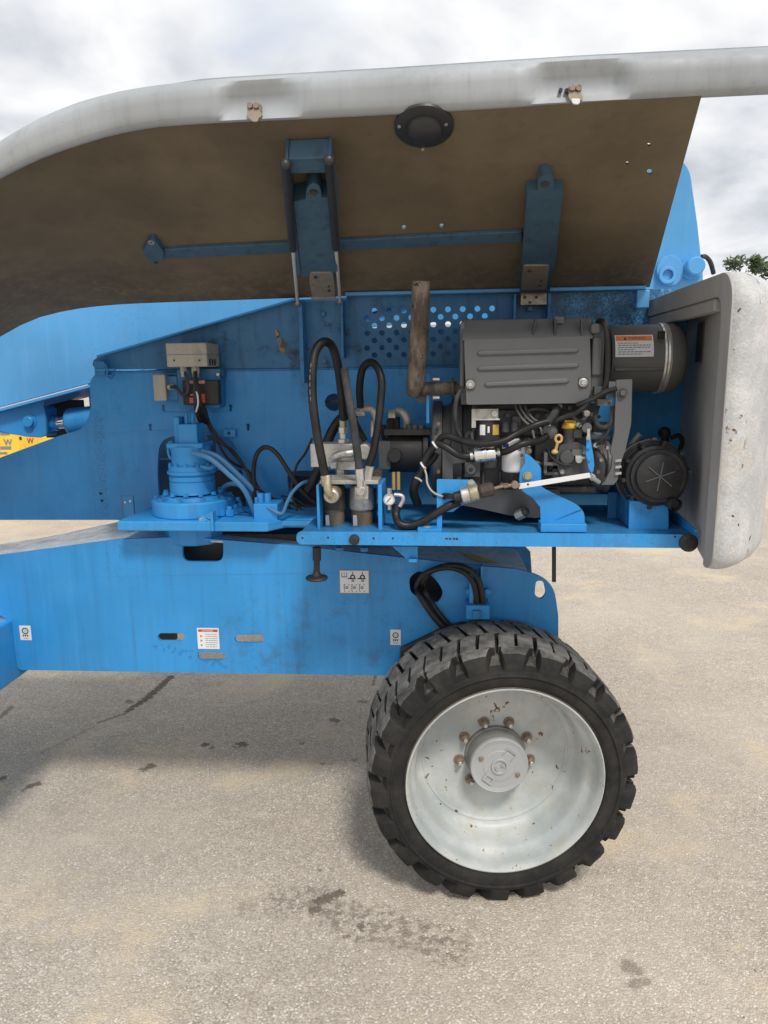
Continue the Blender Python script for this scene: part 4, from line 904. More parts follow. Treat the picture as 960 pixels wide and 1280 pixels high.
# print dashes along the big loop hose
hp_ = MB(); pts = [(404, 590), (400.5, 574), (396.5, 556), (392.5, 538), (389.5, 520), (387.5, 502), (386.5, 484), (386.7, 466), (388.5, 452)]
for i in range(len(pts) - 1):
    for t0, t1 in ((.05, .32), (.5, .85)):
        a_ = [pts[i][0] + (pts[i + 1][0] - pts[i][0]) * t for t in (t0, t1)]; b_ = [pts[i][1] + (pts[i + 1][1] - pts[i][1]) * t for t in (t0, t1)]
        hp_.add([T.p(a_[0] + .2, b_[0], 1.9795), T.p(a_[0] + 1.3, b_[0], 1.977), T.p(a_[1] + 1.3, b_[1], 1.977), T.p(a_[1] + .2, b_[1], 1.9795)], [[0, 1, 2, 3]], 'inkgray')
hp_.build('hose_print', LIFT)
# weld bead along the fold between the two side plates
wb = MB(); rr_ = random.Random(4)
wb.tube([T.p(x, 465.5 - .0165 * (x - 120) + rr_.uniform(-.25, .25), DP - .003) for x in range(122, 860, 6)], .0042, 'blue_dirty', 6, sub=1); wb.build('weld_bead', plate)
p = MB(); p.boxpx(T, 268, 667.5, 470, 677, 2.36, .12, 'ink'); p.build('shelf_gap_shade', LIFT, bevel=.004)  # added black box, stands for the shadow gap under the valve shelf

p = MB(); p.box(T, T.uv(400, 600, 3.45)[0], T.uv(800, 600, 3.45)[0], 3.45, 4.25, T.uv(300, 664, DP)[1] + .03, 1.84, 'hood_out'); p.build('far_hood_blocker', LIFT, bevel=.12, label='unseen grey far side hood, added to deepen the shade under the lift')  # out of view, added to block sky light from the ground beneath

for i in range(10):
    a = i * 2 * math.pi / 10 + .2; m_ = MB(); q = MX + Vector((math.cos(a) * 43 * k0, math.sin(a) * 43 * k0, 18 * k0)); m_.hexa(q, (0, 0, 1), 5 * k0, 3.4 * k0, 'blue_dirty'); m_.build('flange_bolt', gm)
m_ = MB(); m_.lathe(Z0, (0, 0, 1), [(23.5 * k0, 27 * k0), (24 * k0, 29 * k0), (27 * k0, 29 * k0), (27.5 * k0, 27 * k0)], 'blue', 40); m_.build('barrel_ring', gm)
m_ = MB(); m_.tube([T.p(252, 583, 2.28), T.p(262, 585, 2.27), T.p(270, 581, 2.28)], .008, 'blue_dirty', 10); m_.build('case_drain', gm)

# ================================================================== ENGINE
def P(x, y, d): return T.p(x, y, d)
# block
e = MB(); e.boxpx(T, 590, 505, 742, 618, 2.16, .26, 'dark_gray'); 
e.boxpx(T, 596, 512, 700, 545, 2.135, .03, 'dark_gray'); e.boxpx(T, 668, 545, 736, 600, 2.12, .05, 'dark_gray')
for i in range(4): e.boxpx(T, 602 + i * 21, 588, 606 + i * 21, 612, 2.145, .02, 'dark_gray')
e.boxpx(T, 590, 608, 745, 616, 2.13, .04, 'dark_gray')
eng = e.build('engine_block', LIFT, bevel=.004, label='dark grey diesel engine block')
# oil pan
e = MB(); n_ = 0
pan = [(548, 612), (700, 612), (700, 640, ), (672, 648), (640, 645), (600, 636), (560, 628)]
e.plate(T, 2.10, .24, [fillet([(q[0], q[1], 6) for q in pan], 3)], 'dark_gray'); e.build('oil_pan', eng, bevel=.008)
# flywheel bell housing and ribs
k = T.k(570, 560, 2.25); q = P(541, 562, 2.30)
e = MB(); e.lathe(q, T.X, [(0, 0), (0, 60 * k), (.006, 62 * k), (12 * k, 62 * k), (13 * k, 56 * k), (22 * k, 58 * k), (24 * k, 66 * k), (36 * k, 66 * k), (38 * k, 62 * k), (56 * k, 62 * k), (57 * k, 0)], 'dark_gray', 40)
e.build('bell_housing', eng)
e = MB(); e.plate(T, 2.135, .02, [fillet([(553, 560), (566, 560, 4), (578, 572), (583, 573, 3), (583, 578, 3), (566, 580, 3), (566, 612), (553, 612)], 3)], 'cover_gray')
for x, y in ((587.5, 545.5), (587.5, 561), (588.5, 587)): e.cyl(P(x, y, 2.115), T.Y, .03, .0155, 'cover_gray', 20); e.cyl(P(x, y, 2.113), T.Y, .004, .006, 'ink', 12)
e.boxpx(T, 581, 578, 600, 596, 2.128, .02, 'cover_gray')
e.build('housing_bosses', eng, bevel=.002)
# hydraulic pump
k = T.k(510, 565, 2.2); q = P(478, 566, 2.26)
e = MB(); e.lathe(q, T.X, [(0, 0), (0, 19 * k), (8 * k, 20 * k), (9 * k, 25 * k), (52 * k, 25 * k), (53 * k, 30 * k), (60 * k, 30 * k), (60 * k, 0)], 'black', 32)
e.boxpx(T, 473, 552, 488, 587, 2.19, .1, 'dark_gray'); pump = e.build('hydraulic_pump', LIFT, bevel=.002, label='black cylindrical hydraulic pump')
e = MB(); e.lathe(P(493, 570, 2.175), T.Y, [(0, 0), (0, .019), (.003, .0215), (.03, .0215)], 'black', 26); e.build('port_cap', pump)
e = MB()
for x in (512, 519, 527): e.hexa(P(x, 539, 2.23), (0, 0, 1), .02, .012, 'dark_gray')
e.boxpx(T, 480, 537, 540, 544, 2.2, .08, 'black'); e.build('pump_cover', pump, bevel=.002)
e = MB(); e.hexa(P(471, 594, 2.1), T.Y, .04, .016, 'brown'); e.lathe(P(471, 594, 2.099), T.Y, [(0, .009), (.006, .008), (.006, 0)], 'ink', 14); e.build('pump_plug', pump)
for x in (492, 498): MB().tube([P(x, 590, 2.2), P(x, 612, 2.2)], .0055, 'ring', 8).build('brass_pipe', pump)
e = MB(); e.plate(T, 2.17, .01, [[(533, 467), (536.5, 467), (536.5, 529), (533, 529)]], 'blue'); e.hexa(P(541, 474, 2.165), T.X, .02, .006, 'steel'); e.hexa(P(541, 497, 2.165), T.X, .02, .006, 'steel'); e.build('exhaust_bracket', LIFT)
# exhaust pipe
e = MB(); e.tube([P(526.5, 351, 2.10), P(524.5, 400, 2.115), P(521.5, 450, 2.13), P(519, 478, 2.14), P(518.5, 487, 2.16)], .0258, 'exhaust', 24, cap=False)
e.tube([P(526.5, 351, 2.10), P(524.5, 400, 2.115)], .0235, 'ink', 20, cap=True)
e.ball(P(518.5, 487, 2.165), .0262, 'exhaust', 24)
ex = e.build('exhaust_pipe', LIFT, label='rusty upright exhaust pipe')
e = MB(); e.tube([P(519, 487, 2.17), P(542, 485.5, 2.17), P(580, 484, 2.18)], .0195, 'exhaust', 20); e.lathe(P(564, 484.5, 2.175), T.X, [(0, .019), (0, .029), (.008, .029), (.008, .019)], 'exhaust', 24); e.boxpx(T, 522, 482, 534, 503, 2.19, .005, 'muffler'); e.build('exhaust_flange', ex)

# ---- valve / intake cover
DCV = 2.03
b = MB()
cov = fillet([(580, 425, 3), (737.5, 420, 3), (739, 486), (736, 498, 3), (722, 504, 3), (583, 506, 3)], 3)
b.plate(T, DCV, .05, [cov], 'cover_gray')
cv = b.build('engine_cover', LIFT, bevel=.006, label='ribbed dark grey engine top cover')
b = MB()   # chamfered top
za = T.uv(660, 422.5, DCV)[1]; u0, u1 = T.uv(577, 412, DCV + .05)[0], T.uv(738, 412, DCV + .05)[0]; zb_ = T.uv(660, 398.5, DCV + .05)[1]
sec = [(DCV + .002, za - .004), (DCV + .05, zb_), (2.38, zb_ + .006), (2.38, za - .14), (DCV + .051, za - .18), (DCV + .051, za - .006)]
vs = [T.loc(u, d, z) for u in (u0, u1) for d, z in sec]; n_ = len(sec)
b.add(vs, [list(range(n_)), list(range(n_, 2 * n_))[::-1]] + [[i, (i + 1) % n_, n_ + (i + 1) % n_, n_ + i] for i in range(n_)], 'cover_gray'); b.build('cover_top', cv, bevel=.004)
for pl, dd, th_, mt in (([(669, 398), (671.5, 398), (667, 421), (664.5, 421)], .012, .02, 'ink'), ([(693, 399), (696, 399), (695, 420), (692.5, 420)], .010, .03, 'ink'), ([(726.5, 399), (728, 399), (728, 419), (726.5, 419)], .008, .02, 'dark_gray')):
    b = MB(); b.plate(T, DCV + dd, th_, [pl], mt); b.build('cover_seam', cv)
b = MB(); b.boxpx(T, 693, 396, 705, 404, DCV + .03, .03, 'cover_gray'); b.build('cover_tab', cv)
for y0, y1, x0, x1 in ((441.2, 438.3, 597, 723), (460.3, 457.3, 597, 723), (480.2, 476.8, 606, 711)):
    b = MB(); pts = [(x0, y0), (x0 + 3, y0 - 2), (x1 - 3, y1 - 2), (x1, y1), (x1 - 3, y1 + 2), (x0 + 3, y0 + 2)]
    top = [T.p(x, y, DCV - .006) for x, y in pts]; bot = [T.p(x + (-2 if x < 660 else 2), y + (y - (y0 + y1) / 2) * .9, DCV + .001) for x, y in pts]
    b.add(top + bot, [list(range(6))] + [[i, (i + 1) % 6, 6 + (i + 1) % 6, 6 + i] for i in range(6)], 'cover_gray'); b.build('cover_rib', cv, bevel=.002)
for x, y in ((588, 480.5), (729, 478)):
    b = MB(); b.plate(T, DCV - .003, .004, [fillet([(x - 6, y - 7, 3), (x + 6, y - 7, 3), (x + 6, y + 7, 3), (x - 6, y + 7, 3)], 3)], 'dark_gray'); b.build('bolt_recess', cv, bevel=.001)
    b = MB(); b.lathe(P(x, y, DCV - .003), -T.Y, [(0, .0115), (.002, .0115), (.003, .008)], 'steel', 18); b.hexa(P(x, y, DCV - .004), -T.Y, .007, .0075, 'steel'); b.build('cover_bolt', cv)
b = MB(); b.boxpx(T, 575, 402, 581, 484, DCV + .03, .2, 'cover_gray'); b.build('cover_end', cv, bevel=.005)
# cover right shoulder (shroud towards the muffler)
b = MB(); b.boxpx(T, 738.5, 402, 755, 500, DCV + .02, .25, 'cover_gray'); b.boxpx(T, 739, 404, 752, 417, DCV + .004, .02, 'cover_gray'); b.boxpx(T, 740, 422, 754, 470, DCV + .012, .02, 'cover_gray'); b.build('fan_shroud', LIFT, bevel=.006)
cable('black_strap', [(748, 402, DCV + .02), (754, 402, DCV - .0), (758, 412, DCV - .01), (760, 440, DCV - .012), (759, 470, DCV - .005), (755, 490, DCV), (753, 500, DCV + .01)], .008, 'hose')

# ---- muffler
k = T.k(800, 447, 2.17); q = P(757, 449, 2.23); rm = 43 * k
u_ = lambda px: (T.uv(px, 447, 2.2)[0] - T.uv(757, 447, 2.2)[0])
b = MB(); b.lathe(q, T.X, [(0, 0), (0, rm * .96), (u_(762), rm), (u_(826), rm * 1.02), (u_(828), rm * 1.03), (u_(838), rm * 1.03), (u_(845), rm * .96), (u_(850), rm * .85), (u_(851), 0)], 'muffler', 56)
mf = b.build('muffler', LIFT, angle=50, label='sooty round muffler with orange warning sticker')
b = MB(); b.lathe(q, T.X, [(u_(820), rm * 1.02), (u_(820.2), rm * 1.05), (u_(822.5), rm * 1.06), (u_(824.5), rm * 1.035), (u_(826.5), rm * 1.06), (u_(829), rm * 1.05), (u_(829.2), rm * 1.02)], 'steel', 56); b.build('band_clamp', mf)
b = MB(); a = R(205); b.box(T, T.uv(824, 420, 2.15)[0] - .008, T.uv(824, 420, 2.15)[0] + .010, 2.125, 2.14, T.uv(824, 424, 2.15)[1], T.uv(824, 414, 2.15)[1], 'hose'); b.build('clamp_screw', mf, bevel=.003)
b = MB()
zr = T.uv(800, 460, 2.13)[1]; b.box(T, q.dot(T.X) + .006, q.dot(T.X) + u_(819), q.dot(T.Y) - rm * 1.01, q.dot(T.Y) - rm * .8, zr - .008, zr, 'muffler'); b.build('body_seam', mf, bevel=.003)
# curved warning sticker wrapped on the barrel
st = MB(); ua, ub = T.uv(769, 430, 2.14)[0], T.uv(817, 430, 2.14)[0]
qd, qz = q.dot(T.Y), q.z; RS = rm * 1.018
def wrap(u, v, lift=0.0):     # v = height above the axis
    v = max(-RS * .98, min(RS * .98, v)); rr = RS + lift; a = math.asin(v / RS); return T.loc(u, qd - rr * math.cos(a), qz + rr * math.sin(a))
vt, vbm = T.uv(795, 418.5, 2.13)[1] - qz, T.uv(795, 446, 2.125)[1] - qz
def wrect(a0, b0, a1, b1, mat, lift, n=5):
    vs = []
    for i in range(n + 1):
        b_ = b0 + (b1 - b0) * i / n
        for a_ in (a0, a1): vs.append(wrap(ua + (ub - ua) * a_, vt + (vbm - vt) * b_, lift))
    st.add(vs, [[2 * i, 2 * i + 1, 2 * i + 3, 2 * i + 2] for i in range(n)], mat)
wrect(0, 0, 1, 1, 'paper', .001, 10); wrect(.03, .04, .97, .27, 'orange', .0014)
def wtext(body, a0, a1, b0, b1, mat, lift):
    tmp = MB(); tmp.text(body, Frame((0, 0, 0), Vector((1, 0, 0)), Vector((0, 1, 0)), Vector((0, 0, 1))), 0, 0, 0, 1, mat, bold=0.0, width=1, height=1)
    st.add([wrap(ua + (ub - ua) * (a0 + (a1 - a0) * (w.x + .5)), vt + (vbm - vt) * (b1 + (b0 - b1) * (w.z + .5)), lift) for w in tmp.v], tmp.f, mat)
wtext('WARNING', .34, .80, .09, .22, 'ink', .0018)
st.add([wrap(ua + (ub - ua) * a_, vt + (vbm - vt) * b_, .0018) for a_, b_ in ((.22, .22), (.31, .22), (.265, .08))], [[0, 1, 2]], 'ink')
for i in range(6):
    b0 = .35 + i * .1; a_ = .07; end = (.6, .93, .9, .5, .92, .7)[i]
    while a_ < end:
        w_ = random.uniform(.04, .11); wrect(a_, b0, min(a_ + w_, end), b0 + .045, 'inkgray', .0016, 1); a_ += w_ + .02
st.build('warning_sticker', mf)

# ---- air cleaner: drum pointing at the viewer and a little to the right
k = T.k(830, 598, 2.02); ax = (P(826, 596, 1.99) - P(800, 590, 2.26)).normalized(); q = P(826, 596, 1.99)
b = MB(); b.lathe(q - ax * .29, ax, [(0, 0), (0, 44 * k), (.10, 46 * k), (.19, 46 * k), (.195, 43 * k), (.21, 43 * k), (.21, 41 * k), (.245, 39 * k), (.25, 35 * k), (.262, 34 * k), (.262, 29 * k), (.279, 28.5 * k), (.2825, 26.5 * k), (.2825, 0)], 'black', 48)
acl = b.build('air_cleaner', LIFT, angle=40, label='round black air cleaner with star moulded cap')
xr = T.X - ax * T.X.dot(ax); xr.normalize(); yr = ax.cross(xr).normalized()
FA = Frame(q, xr, -ax, Vector((0, 0, 1)) - ax * ax.z)
b = MB()
for i in range(3):
    a = R(20 + 60 * i); c_, s_ = math.cos(a), math.sin(a); L, w_ = .040, .0012
    pts = [(c_ * L - s_ * w_, s_ * L + c_ * w_), (-c_ * L - s_ * w_, -s_ * L + c_ * w_), (-c_ * L + s_ * w_, -s_ * L - c_ * w_), (c_ * L + s_ * w_, s_ * L - c_ * w_)]
    b.plate(FA, .0045 - .0005 * i, .006, [pts], 'cover_gray', px=False)
b.build('star_moulding', acl)
for i in range(10):
    b = MB(); a = R(36 * i + 8); d_ = xr * math.cos(a) + FA.Z * math.sin(a); b.tube([q - ax * .085 + d_ * 44.5 * k, q - ax * .045 + d_ * 41.5 * k], .006, 'black', 8); b.build('cap_rib', acl)
b = MB(); q2 = P(838, 627, 2.0); b.tube([P(832, 622, 2.04), P(838, 627, 2.02), P(846, 632, 1.995)], .018, 'black', 16, cap=False); b.tube([P(834, 623, 2.04), P(843.5, 630.5, 2.005)], .013, 'ink', 12); b.build('dust_valve', acl)
b = MB(); b.lathe(q - ax * .13, ax, [(0, 46.2 * k), (.001, 47.2 * k), (.018, 47.2 * k), (.019, 46.2 * k)], 'cover_gray', 48); b.build('mounting_strap', acl)
b = MB(); b.plate(T, 2.04, .006, [fillet([(787, 626), (834, 627), (836, 640), (836, 666), (785.5, 666)], 3)], 'blue'); b.box(T, T.uv(786, 650, 2.04)[0], T.uv(792, 650, 2.04)[0], 2.046, 2.25, ztr, T.uv(786, 620, 2.04)[1], 'blue_dirty'); b.build('air_cleaner_stand', LIFT, bevel=.002)
b = MB(); b.boxpx(T, 760, 615, 786, 648, 2.20, .012, 'blue_dirty'); b.boxpx(T, 735, 600, 790, 618, 2.33, .04, 'blue_dirty'); b.build('tray_crossmember', LIFT, bevel=.002)
for pts, r_, mt in (([(786, 560, 2.2), (792, 552, 2.19), (800, 543, 2.18)], .009, 'alu'), ([(795, 560, 2.22), (806, 553, 2.21), (816, 551, 2.2)], .011, 'brown'), ([(806, 552, 2.2), (820, 550, 2.2)], .008, 'alu')):
    MB().tube([P(*w) for w in pts], r_, mt, 12).build('pipe_fitting', LIFT)
MB().ball(P(830.5, 541, 2.36), .020, 'black', 20).build('cable_plug', LIFT)
cable('thin_cable', [(831, 543, 2.36), (832, 556, 2.36), (836, 566, 2.36)], .012, 'hose'); cable('thin_cable', [(838, 548, 2.38), (848, 544, 2.38), (853, 552, 2.38), (848, 566, 2.36), (842, 574, 2.34)], .007, 'hose')

# ---- grey mounting bracket at the fan end
b = MB(); b.plate(T, 2.015, .012, [fillet([(770.5, 475), (790.5, 474, 2), (789, 530), (782, 562), (777, 576), (772, 600), (767, 606), (752, 606), (756, 602), (764, 586), (766, 570, 3), (763, 566, 3), (768, 540)], 3)], 'cover_gray')
mb_ = b.build('fan_end_bracket', LIFT, bevel=.003, label='dark grey angled bracket beside the muffler')
b = MB(); b.lathe(P(778, 491, 2.013), -T.Y, [(0, .013), (.003, .013), (.003, .009)], 'dark_gray', 20); b.hexa(P(778, 491, 2.012), -T.Y, .009, .008, 'cover_gray'); b.build('bracket_bolt', mb_)
for i in range(3): b = MB(); b.plate(T, 2.008, .01, [[(769.5, 575 + i * 8), (777, 574 + i * 8), (777, 577 + i * 8), (769, 578 + i * 8)]], 'alu'); b.build('bracket_step', mb_, bevel=.001)
b = MB(); b.boxpx(T, 743, 483, 769, 497, 2.03, .06, 'dark_gray'); b.boxpx(T, 747, 499, 765, 507, 2.02, .05, 'cover_gray'); b.boxpx(T, 761, 477, 772, 486, 2.018, .04, 'cover_gray'); b.cyl(P(762, 504, 2.018), T.Y, .004, .005, 'ink', 12); b.build('connector_bracket', mb_, bevel=.003)
cable('thin_cable', [(747, 508, 2.06), (744, 520, 2.04), (748, 532, 2.03), (757, 534, 2.03), (764, 527, 2.03), (766, 508, 2.04)], .0068, 'cable')
cable('thin_cable', [(770, 486, 2.01), (756, 490, 2.0), (742, 498, 2.0), (730, 503, 2.0), (722, 506, 2.01)], .0072, 'hose')
cable('thin_cable', [(735, 502, 2.0), (726, 512, 2.01), (716, 518, 2.03), (704, 522, 2.05), (690, 528, 2.06)], .0065, 'cable')

# ---- injection pump side, fillers, filters
b = MB(); k = T.k(620, 530, 2.07)
q = P(609, 553, 2.095); b.lathe(q, (0, 0, 1), [(0, 0), (0, 14 * k), (2 * k, 16 * k), (27 * k, 16 * k), (29 * k, 16.5 * k), (30 * k, 0)], 'ink', 30)
fu = b.build('fuel_filter', LIFT, label='black fuel filter canister with small stickers')
b = MB(); b.boxpx(T, 591, 511, 623, 524, 2.06, .07, 'alu'); b.boxpx(T, 589.5, 511, 595, 535, 2.058, .015, 'alu'); b.cyl(P(618.5, 517, 2.05), T.Y, .03, .010, 'alu', 16); b.boxpx(T, 594, 523.5, 625, 525.5, 2.055, .08, 'steel'); b.build('filter_head', fu, bevel=.003)
for x0, x1, mt in ((600, 606.5, 'paper'), (609.5, 612, 'paper'), (616, 624, 'goldfoil')):
    s = MB(); n_ = 4
    for i in range(n_):
        vs = []
        for xx in (x0 + (x1 - x0) * i / n_, x0 + (x1 - x0) * (i + 1) / n_):
            uu = T.uv(xx, 537, 2.06)[0] - q.dot(T.X); rr = 16.15 * k; uu = max(-rr * .98, min(rr * .98, uu)); dd = q.dot(T.Y) - math.sqrt(rr * rr - uu * uu)
            for y in ((531, 544) if mt != 'paper' or x1 - x0 > 4 else (533, 541)): vs.append(T.loc(uu + q.dot(T.X), dd, T.uv(600, y, 2.06)[1]))
        s.add(vs, [[0, 1, 3, 2]], mt)
    s.build('sticker', fu)
# white spin-on oil filter
q = P(641.5, 590, 2.075); k = T.k(641, 570, 2.05)
b = MB(); b.lathe(q, (0, 0, 1), [(0, 0), (0, 10 * k), (1.5 * k, 13.5 * k), (4 * k, 14.8 * k), (36 * k, 14.8 * k), (39 * k, 14 * k), (42 * k, 12 * k), (42 * k, 0)], 'white', 36)
of = b.build('oil_filter', LIFT, label='white spin-on oil filter with a small blue mark')
MAT['bluemark'] = paint('blue_print', (0.02, 0.045, 0.25), amount=.1, streak=False)
def on_can(x0, y0, x1, y1, mt):
    s = MB(); n_ = 5; rr = 14.95 * k
    for i in range(n_):
        vs = []
        for xx in (x0 + (x1 - x0) * i / n_, x0 + (x1 - x0) * (i + 1) / n_):
            uu = T.uv(xx, 560, 2.04)[0] - q.dot(T.X); uu = max(-rr * .98, min(rr * .98, uu)); dd = q.dot(T.Y) - math.sqrt(rr * rr - uu * uu)
            for y in (y0, y1): vs.append(T.loc(uu + q.dot(T.X), dd, T.uv(641, y, 2.04)[1]))
        s.add(vs, [[0, 1, 3, 2]], mt)
    s.build('printed_mark', of)
on_can(629.5, 554.5, 636, 560, 'bluemark'); on_can(630, 564, 635, 565.2, 'inkgray'); on_can(630, 567, 634, 568.2, 'bluemark'); on_can(647, 559, 652, 564, 'inkgray'); on_can(651, 568, 655, 571.5, 'inkgray')
# small inline fuel filter
b = MB(); A0, A1 = P(593, 569.5, 2.03), P(619, 566.5, 2.03); dr = (A1 - A0).normalized(); L = (A1 - A0).length
b.lathe(A0, dr, [(-.016, .006), (-.002, .006), (0, .006), (0, .020), (.003, .0215), (L * .48, .0215), (L * .5, .0235), (L * .55, .0235), (L * .57, .0215), (L - .003, .0215), (L, .020), (L, .006), (L + .014, .006), (L + .014, 0)], 'chrome', 28); b.build('inline_filter', LIFT, label='shiny metal inline fuel filter')
for x, y in ((589.5, 570), (623, 565.5)): b = MB(); b.lathe(P(x, y, 2.03) - dr * .004, dr, [(0, .008), (0, .0115), (.008, .0115), (.008, .008)], 'steel', 14); b.build('hose_clamp', LIFT)
# engine hoses
hose([(547, 555, 2.07), (552, 547, 2.06), (560, 545, 2.05), (572, 549, 2.04), (590, 554, 2.02), (610, 555, 2.01), (630, 551, 2.01), (648, 541, 2.02), (668, 532, 2.02), (684, 527, 2.03)], .0098)
hose([(546, 554, 2.06), (556, 558, 2.05), (570, 567, 2.04), (580, 570.5, 2.03), (588, 570, 2.03)], .010)
hose([(626, 566, 2.03), (636, 563, 2.015), (650, 556, 2.01), (662, 553, 2.02), (674, 551, 2.04), (684, 545, 2.06)], .0095)
hose([(684, 528, 2.03), (691, 520, 2.04), (697, 509, 2.06)], .0105, 'cable')
hose([(545, 556, 2.07), (536, 566, 2.07), (530, 578, 2.07), (527, 590, 2.07)], .011)
hose([(527, 590, 2.07), (520, 602, 2.07), (517, 615, 2.08), (522, 630, 2.10)], .013)
hose([(531, 582, 2.09), (540, 574, 2.1), (545, 566, 2.1)], .012)
hose([(651, 545, 2.05), (657, 551, 2.03), (662, 553, 2.02)], .009)
hose([(497, 632, 2.03), (495, 644, 2.02), (500, 655, 2.0), (513, 657, 2.0), (530, 651, 2.0), (548, 640, 2.0), (562, 632, 2.0), (574, 628, 2.01)], .0115)
for x, y, ang in ((543.5, 556, 0), (529, 582, 0), (687, 527, 0), (661.5, 553.5, 0)):
    b = MB(); b.lathe(P(x, y, 2.05), T.X * .8 + T.Z * .6 if x < 600 else T.X, [(-.0025, .0105), (-.0025, .0125), (.0025, .0125), (.0025, .0105)], 'paper', 14); b.build('cable_tie', LIFT)
cable('white_wire', [(530, 584, 2.05), (533, 594, 2.04), (534, 604, 2.03), (540, 614, 2.01), (552, 620, 2.0), (566, 619, 2.0), (574, 616, 2.0)], .0027, 'box_gray')
cable('thin_cable', [(534, 598, 2.05), (538, 612, 2.03), (550, 622, 2.01), (572, 620, 2.0)], .0035, 'cable')
MB().tube([P(519, 597, 2.03), P(524, 599, 2.02), P(527, 602, 2.02)], .0028, 'box_gray', 8).build('cable_tie', LIFT)
cable('thin_cable', [(576, 488, 2.06), (571, 498, 2.05), (569, 515, 2.06), (571, 535, 2.07), (577, 550, 2.08), (582, 568, 2.1)], .006, 'cable')
# injector pump fittings
for x, y in ((631.5, 532), (643.5, 531)):
    b = MB(); b.cyl(P(x, y + 8, 2.09), (0, 0, 1), .026, .0115, 'dark_gray', 16); b.cyl(P(x, y, 2.09), (0, 0, 1), .010, .009, 'cover_gray', 16); b.build('injector_cap', eng)
b = MB(); b.tube([P(665, 532, 2.12), P(660, 517, 2.10), P(664, 512, 2.10), P(682, 512, 2.1), P(690, 518, 2.12)], .005, 'dark_gray', 8); b.build('injector_pipe', eng)
for x, y, r_ in ((671, 520.5, .009), (683, 519, .008), (634, 519, .007)): MB().hexa(P(x, y, 2.125), -T.Y, .012, r_, 'dark_gray').build('block_bolt', eng)
b = MB(); b.lathe(P(687, 539, 2.08), -T.Y, [(-.03, .020), (.012, .020), (.016, .014), (.016, 0)], 'cover_gray', 20); b.build('sensor_boss', eng)
b = MB(); b.cyl(P(661, 564, 2.06), T.Y, .04, .009, 'brass', 14); b.build('brass_plug', eng)
# filler neck and yellow cap
k = T.k(710, 540, 2.08); q = P(710.5, 561, 2.085)
b = MB(); b.lathe(q, (0, 0, 1), [(0, 0), (0, 8 * k), (5 * k, 8.5 * k), (18 * k, 7.2 * k), (22 * k, 7 * k), (24 * k, 7.5 * k), (26 * k, 7.5 * k), (26 * k, 0)], 'dark_gray', 24); fn = b.build('oil_filler_neck', eng)
b = MB(); b.lathe(q + Vector((0, 0, 26 * k)), (0, 0, 1), [(0, 0), (0, 8.5 * k), (1.5 * k, 9.6 * k), (5 * k, 9.0 * k), (7 * k, 7 * k), (7.5 * k, 0)], 'yellow', 28); b.box(T, q.dot(T.X) - 6 * k, q.dot(T.X) + 8 * k, q.dot(T.Y) - 2 * k, q.dot(T.Y) + 2 * k, q.z + 33 * k, q.z + 36.5 * k, 'yellow'); b.build('oil_filler_cap', LIFT, label='yellow oil filler cap')
# dipstick ring
b = MB(); qq = P(698.3, 548.5, 2.045); k = T.k(698, 548, 2.045)
b.tube([qq + (T.X * math.cos(a) * .85 + T.Z * math.sin(a) * 1.0) * 4.6 * k for a in [i * math.pi / 8 for i in range(17)]], .0038, 'ring', 8, cap=False)
b.tube([P(697, 553, 2.045), P(694.5, 563, 2.05)], .0045, 'ring', 8); b.lathe(P(693.4, 567.5, 2.05), (0, 0, 1), [(0, .006), (.004, .010), (.008, .0095), (.013, .005), (.013, 0)], 'ring', 16); b.build('dipstick', LIFT, label='tan dipstick handle ring')
b = MB(); b.tube([P(693, 568, 2.06), P(690, 578, 2.08), P(686, 590, 2.1)], .008, 'dark_gray', 10); b.build('dipstick_tube', eng)
# throttle levers, governor, timing case
k = T.k(740, 580, 2.12); q = P(735, 583, 2.2)
b = MB(); b.lathe(q, T.X, [(0, 0), (0, 30 * k), (2 * k, 32 * k), (18 * k, 32 * k), (20 * k, 34 * k), (24 * k, 34 * k), (25 * k, 30 * k), (29 * k, 28 * k), (29 * k, 0)], 'cover_gray', 36); b.build('timing_case', eng)
b = MB(); b.plate(T, 2.065, .05, [fillet([(700, 556, 4), (722, 552, 4), (735, 560, 4), (738, 596, 6), (716, 602, 5), (700, 596, 5), (695, 575, 5)], 3)], 'dark_gray'); b.cyl(P(709, 572, 2.05), T.Y, .04, .020, 'dark_gray', 20); b.cyl(P(724, 575, 2.045), T.Y, .03, .010, 'alu', 14); b.hexa(P(719, 572, 2.05), T.X, .03, .006, 'steel'); b.boxpx(T, 715, 562, 728, 570, 2.05, .03, 'cover_gray'); b.boxpx(T, 680, 578, 698, 582, 2.05, .05, 'cover_gray'); b.boxpx(T, 680, 590, 740, 594, 2.07, .05, 'cover_gray'); b.boxpx(T, 680, 566, 684, 592, 2.06, .05, 'cover_gray'); b.build('injection_pump', eng, bevel=.004)
b = MB(); b.cyl(P(734, 535, 2.04), T.Y, .05, .014, 'cover_gray', 20); b.tube([P(722, 534, 2.05), P(730, 524, 2.05), P(734, 518, 2.05)], .006, 'cover_gray', 10); b.hexa(P(734, 517, 2.04), T.Y, .03, .009, 'alu'); b.hexa(P(724, 531, 2.045), T.Y, .02, .008, 'alu'); b.tube([P(738, 545, 2.06), P(762, 546, 2.06)], .0105, 'cover_gray', 12); b.boxpx(T, 742, 528, 760, 540, 2.09, .04, 'dark_gray'); b.boxpx(T, 728, 505, 744, 520, 2.1, .04, 'dark_gray'); b.hexa(P(745, 557, 2.05), T.Y, .03, .008, 'alu'); b.build('governor_linkage', eng, bevel=.002)
cable('thin_cable', [(764, 520, 2.03), (760, 540, 2.03), (752, 550, 2.04), (746, 556, 2.05)], .004, 'cable')
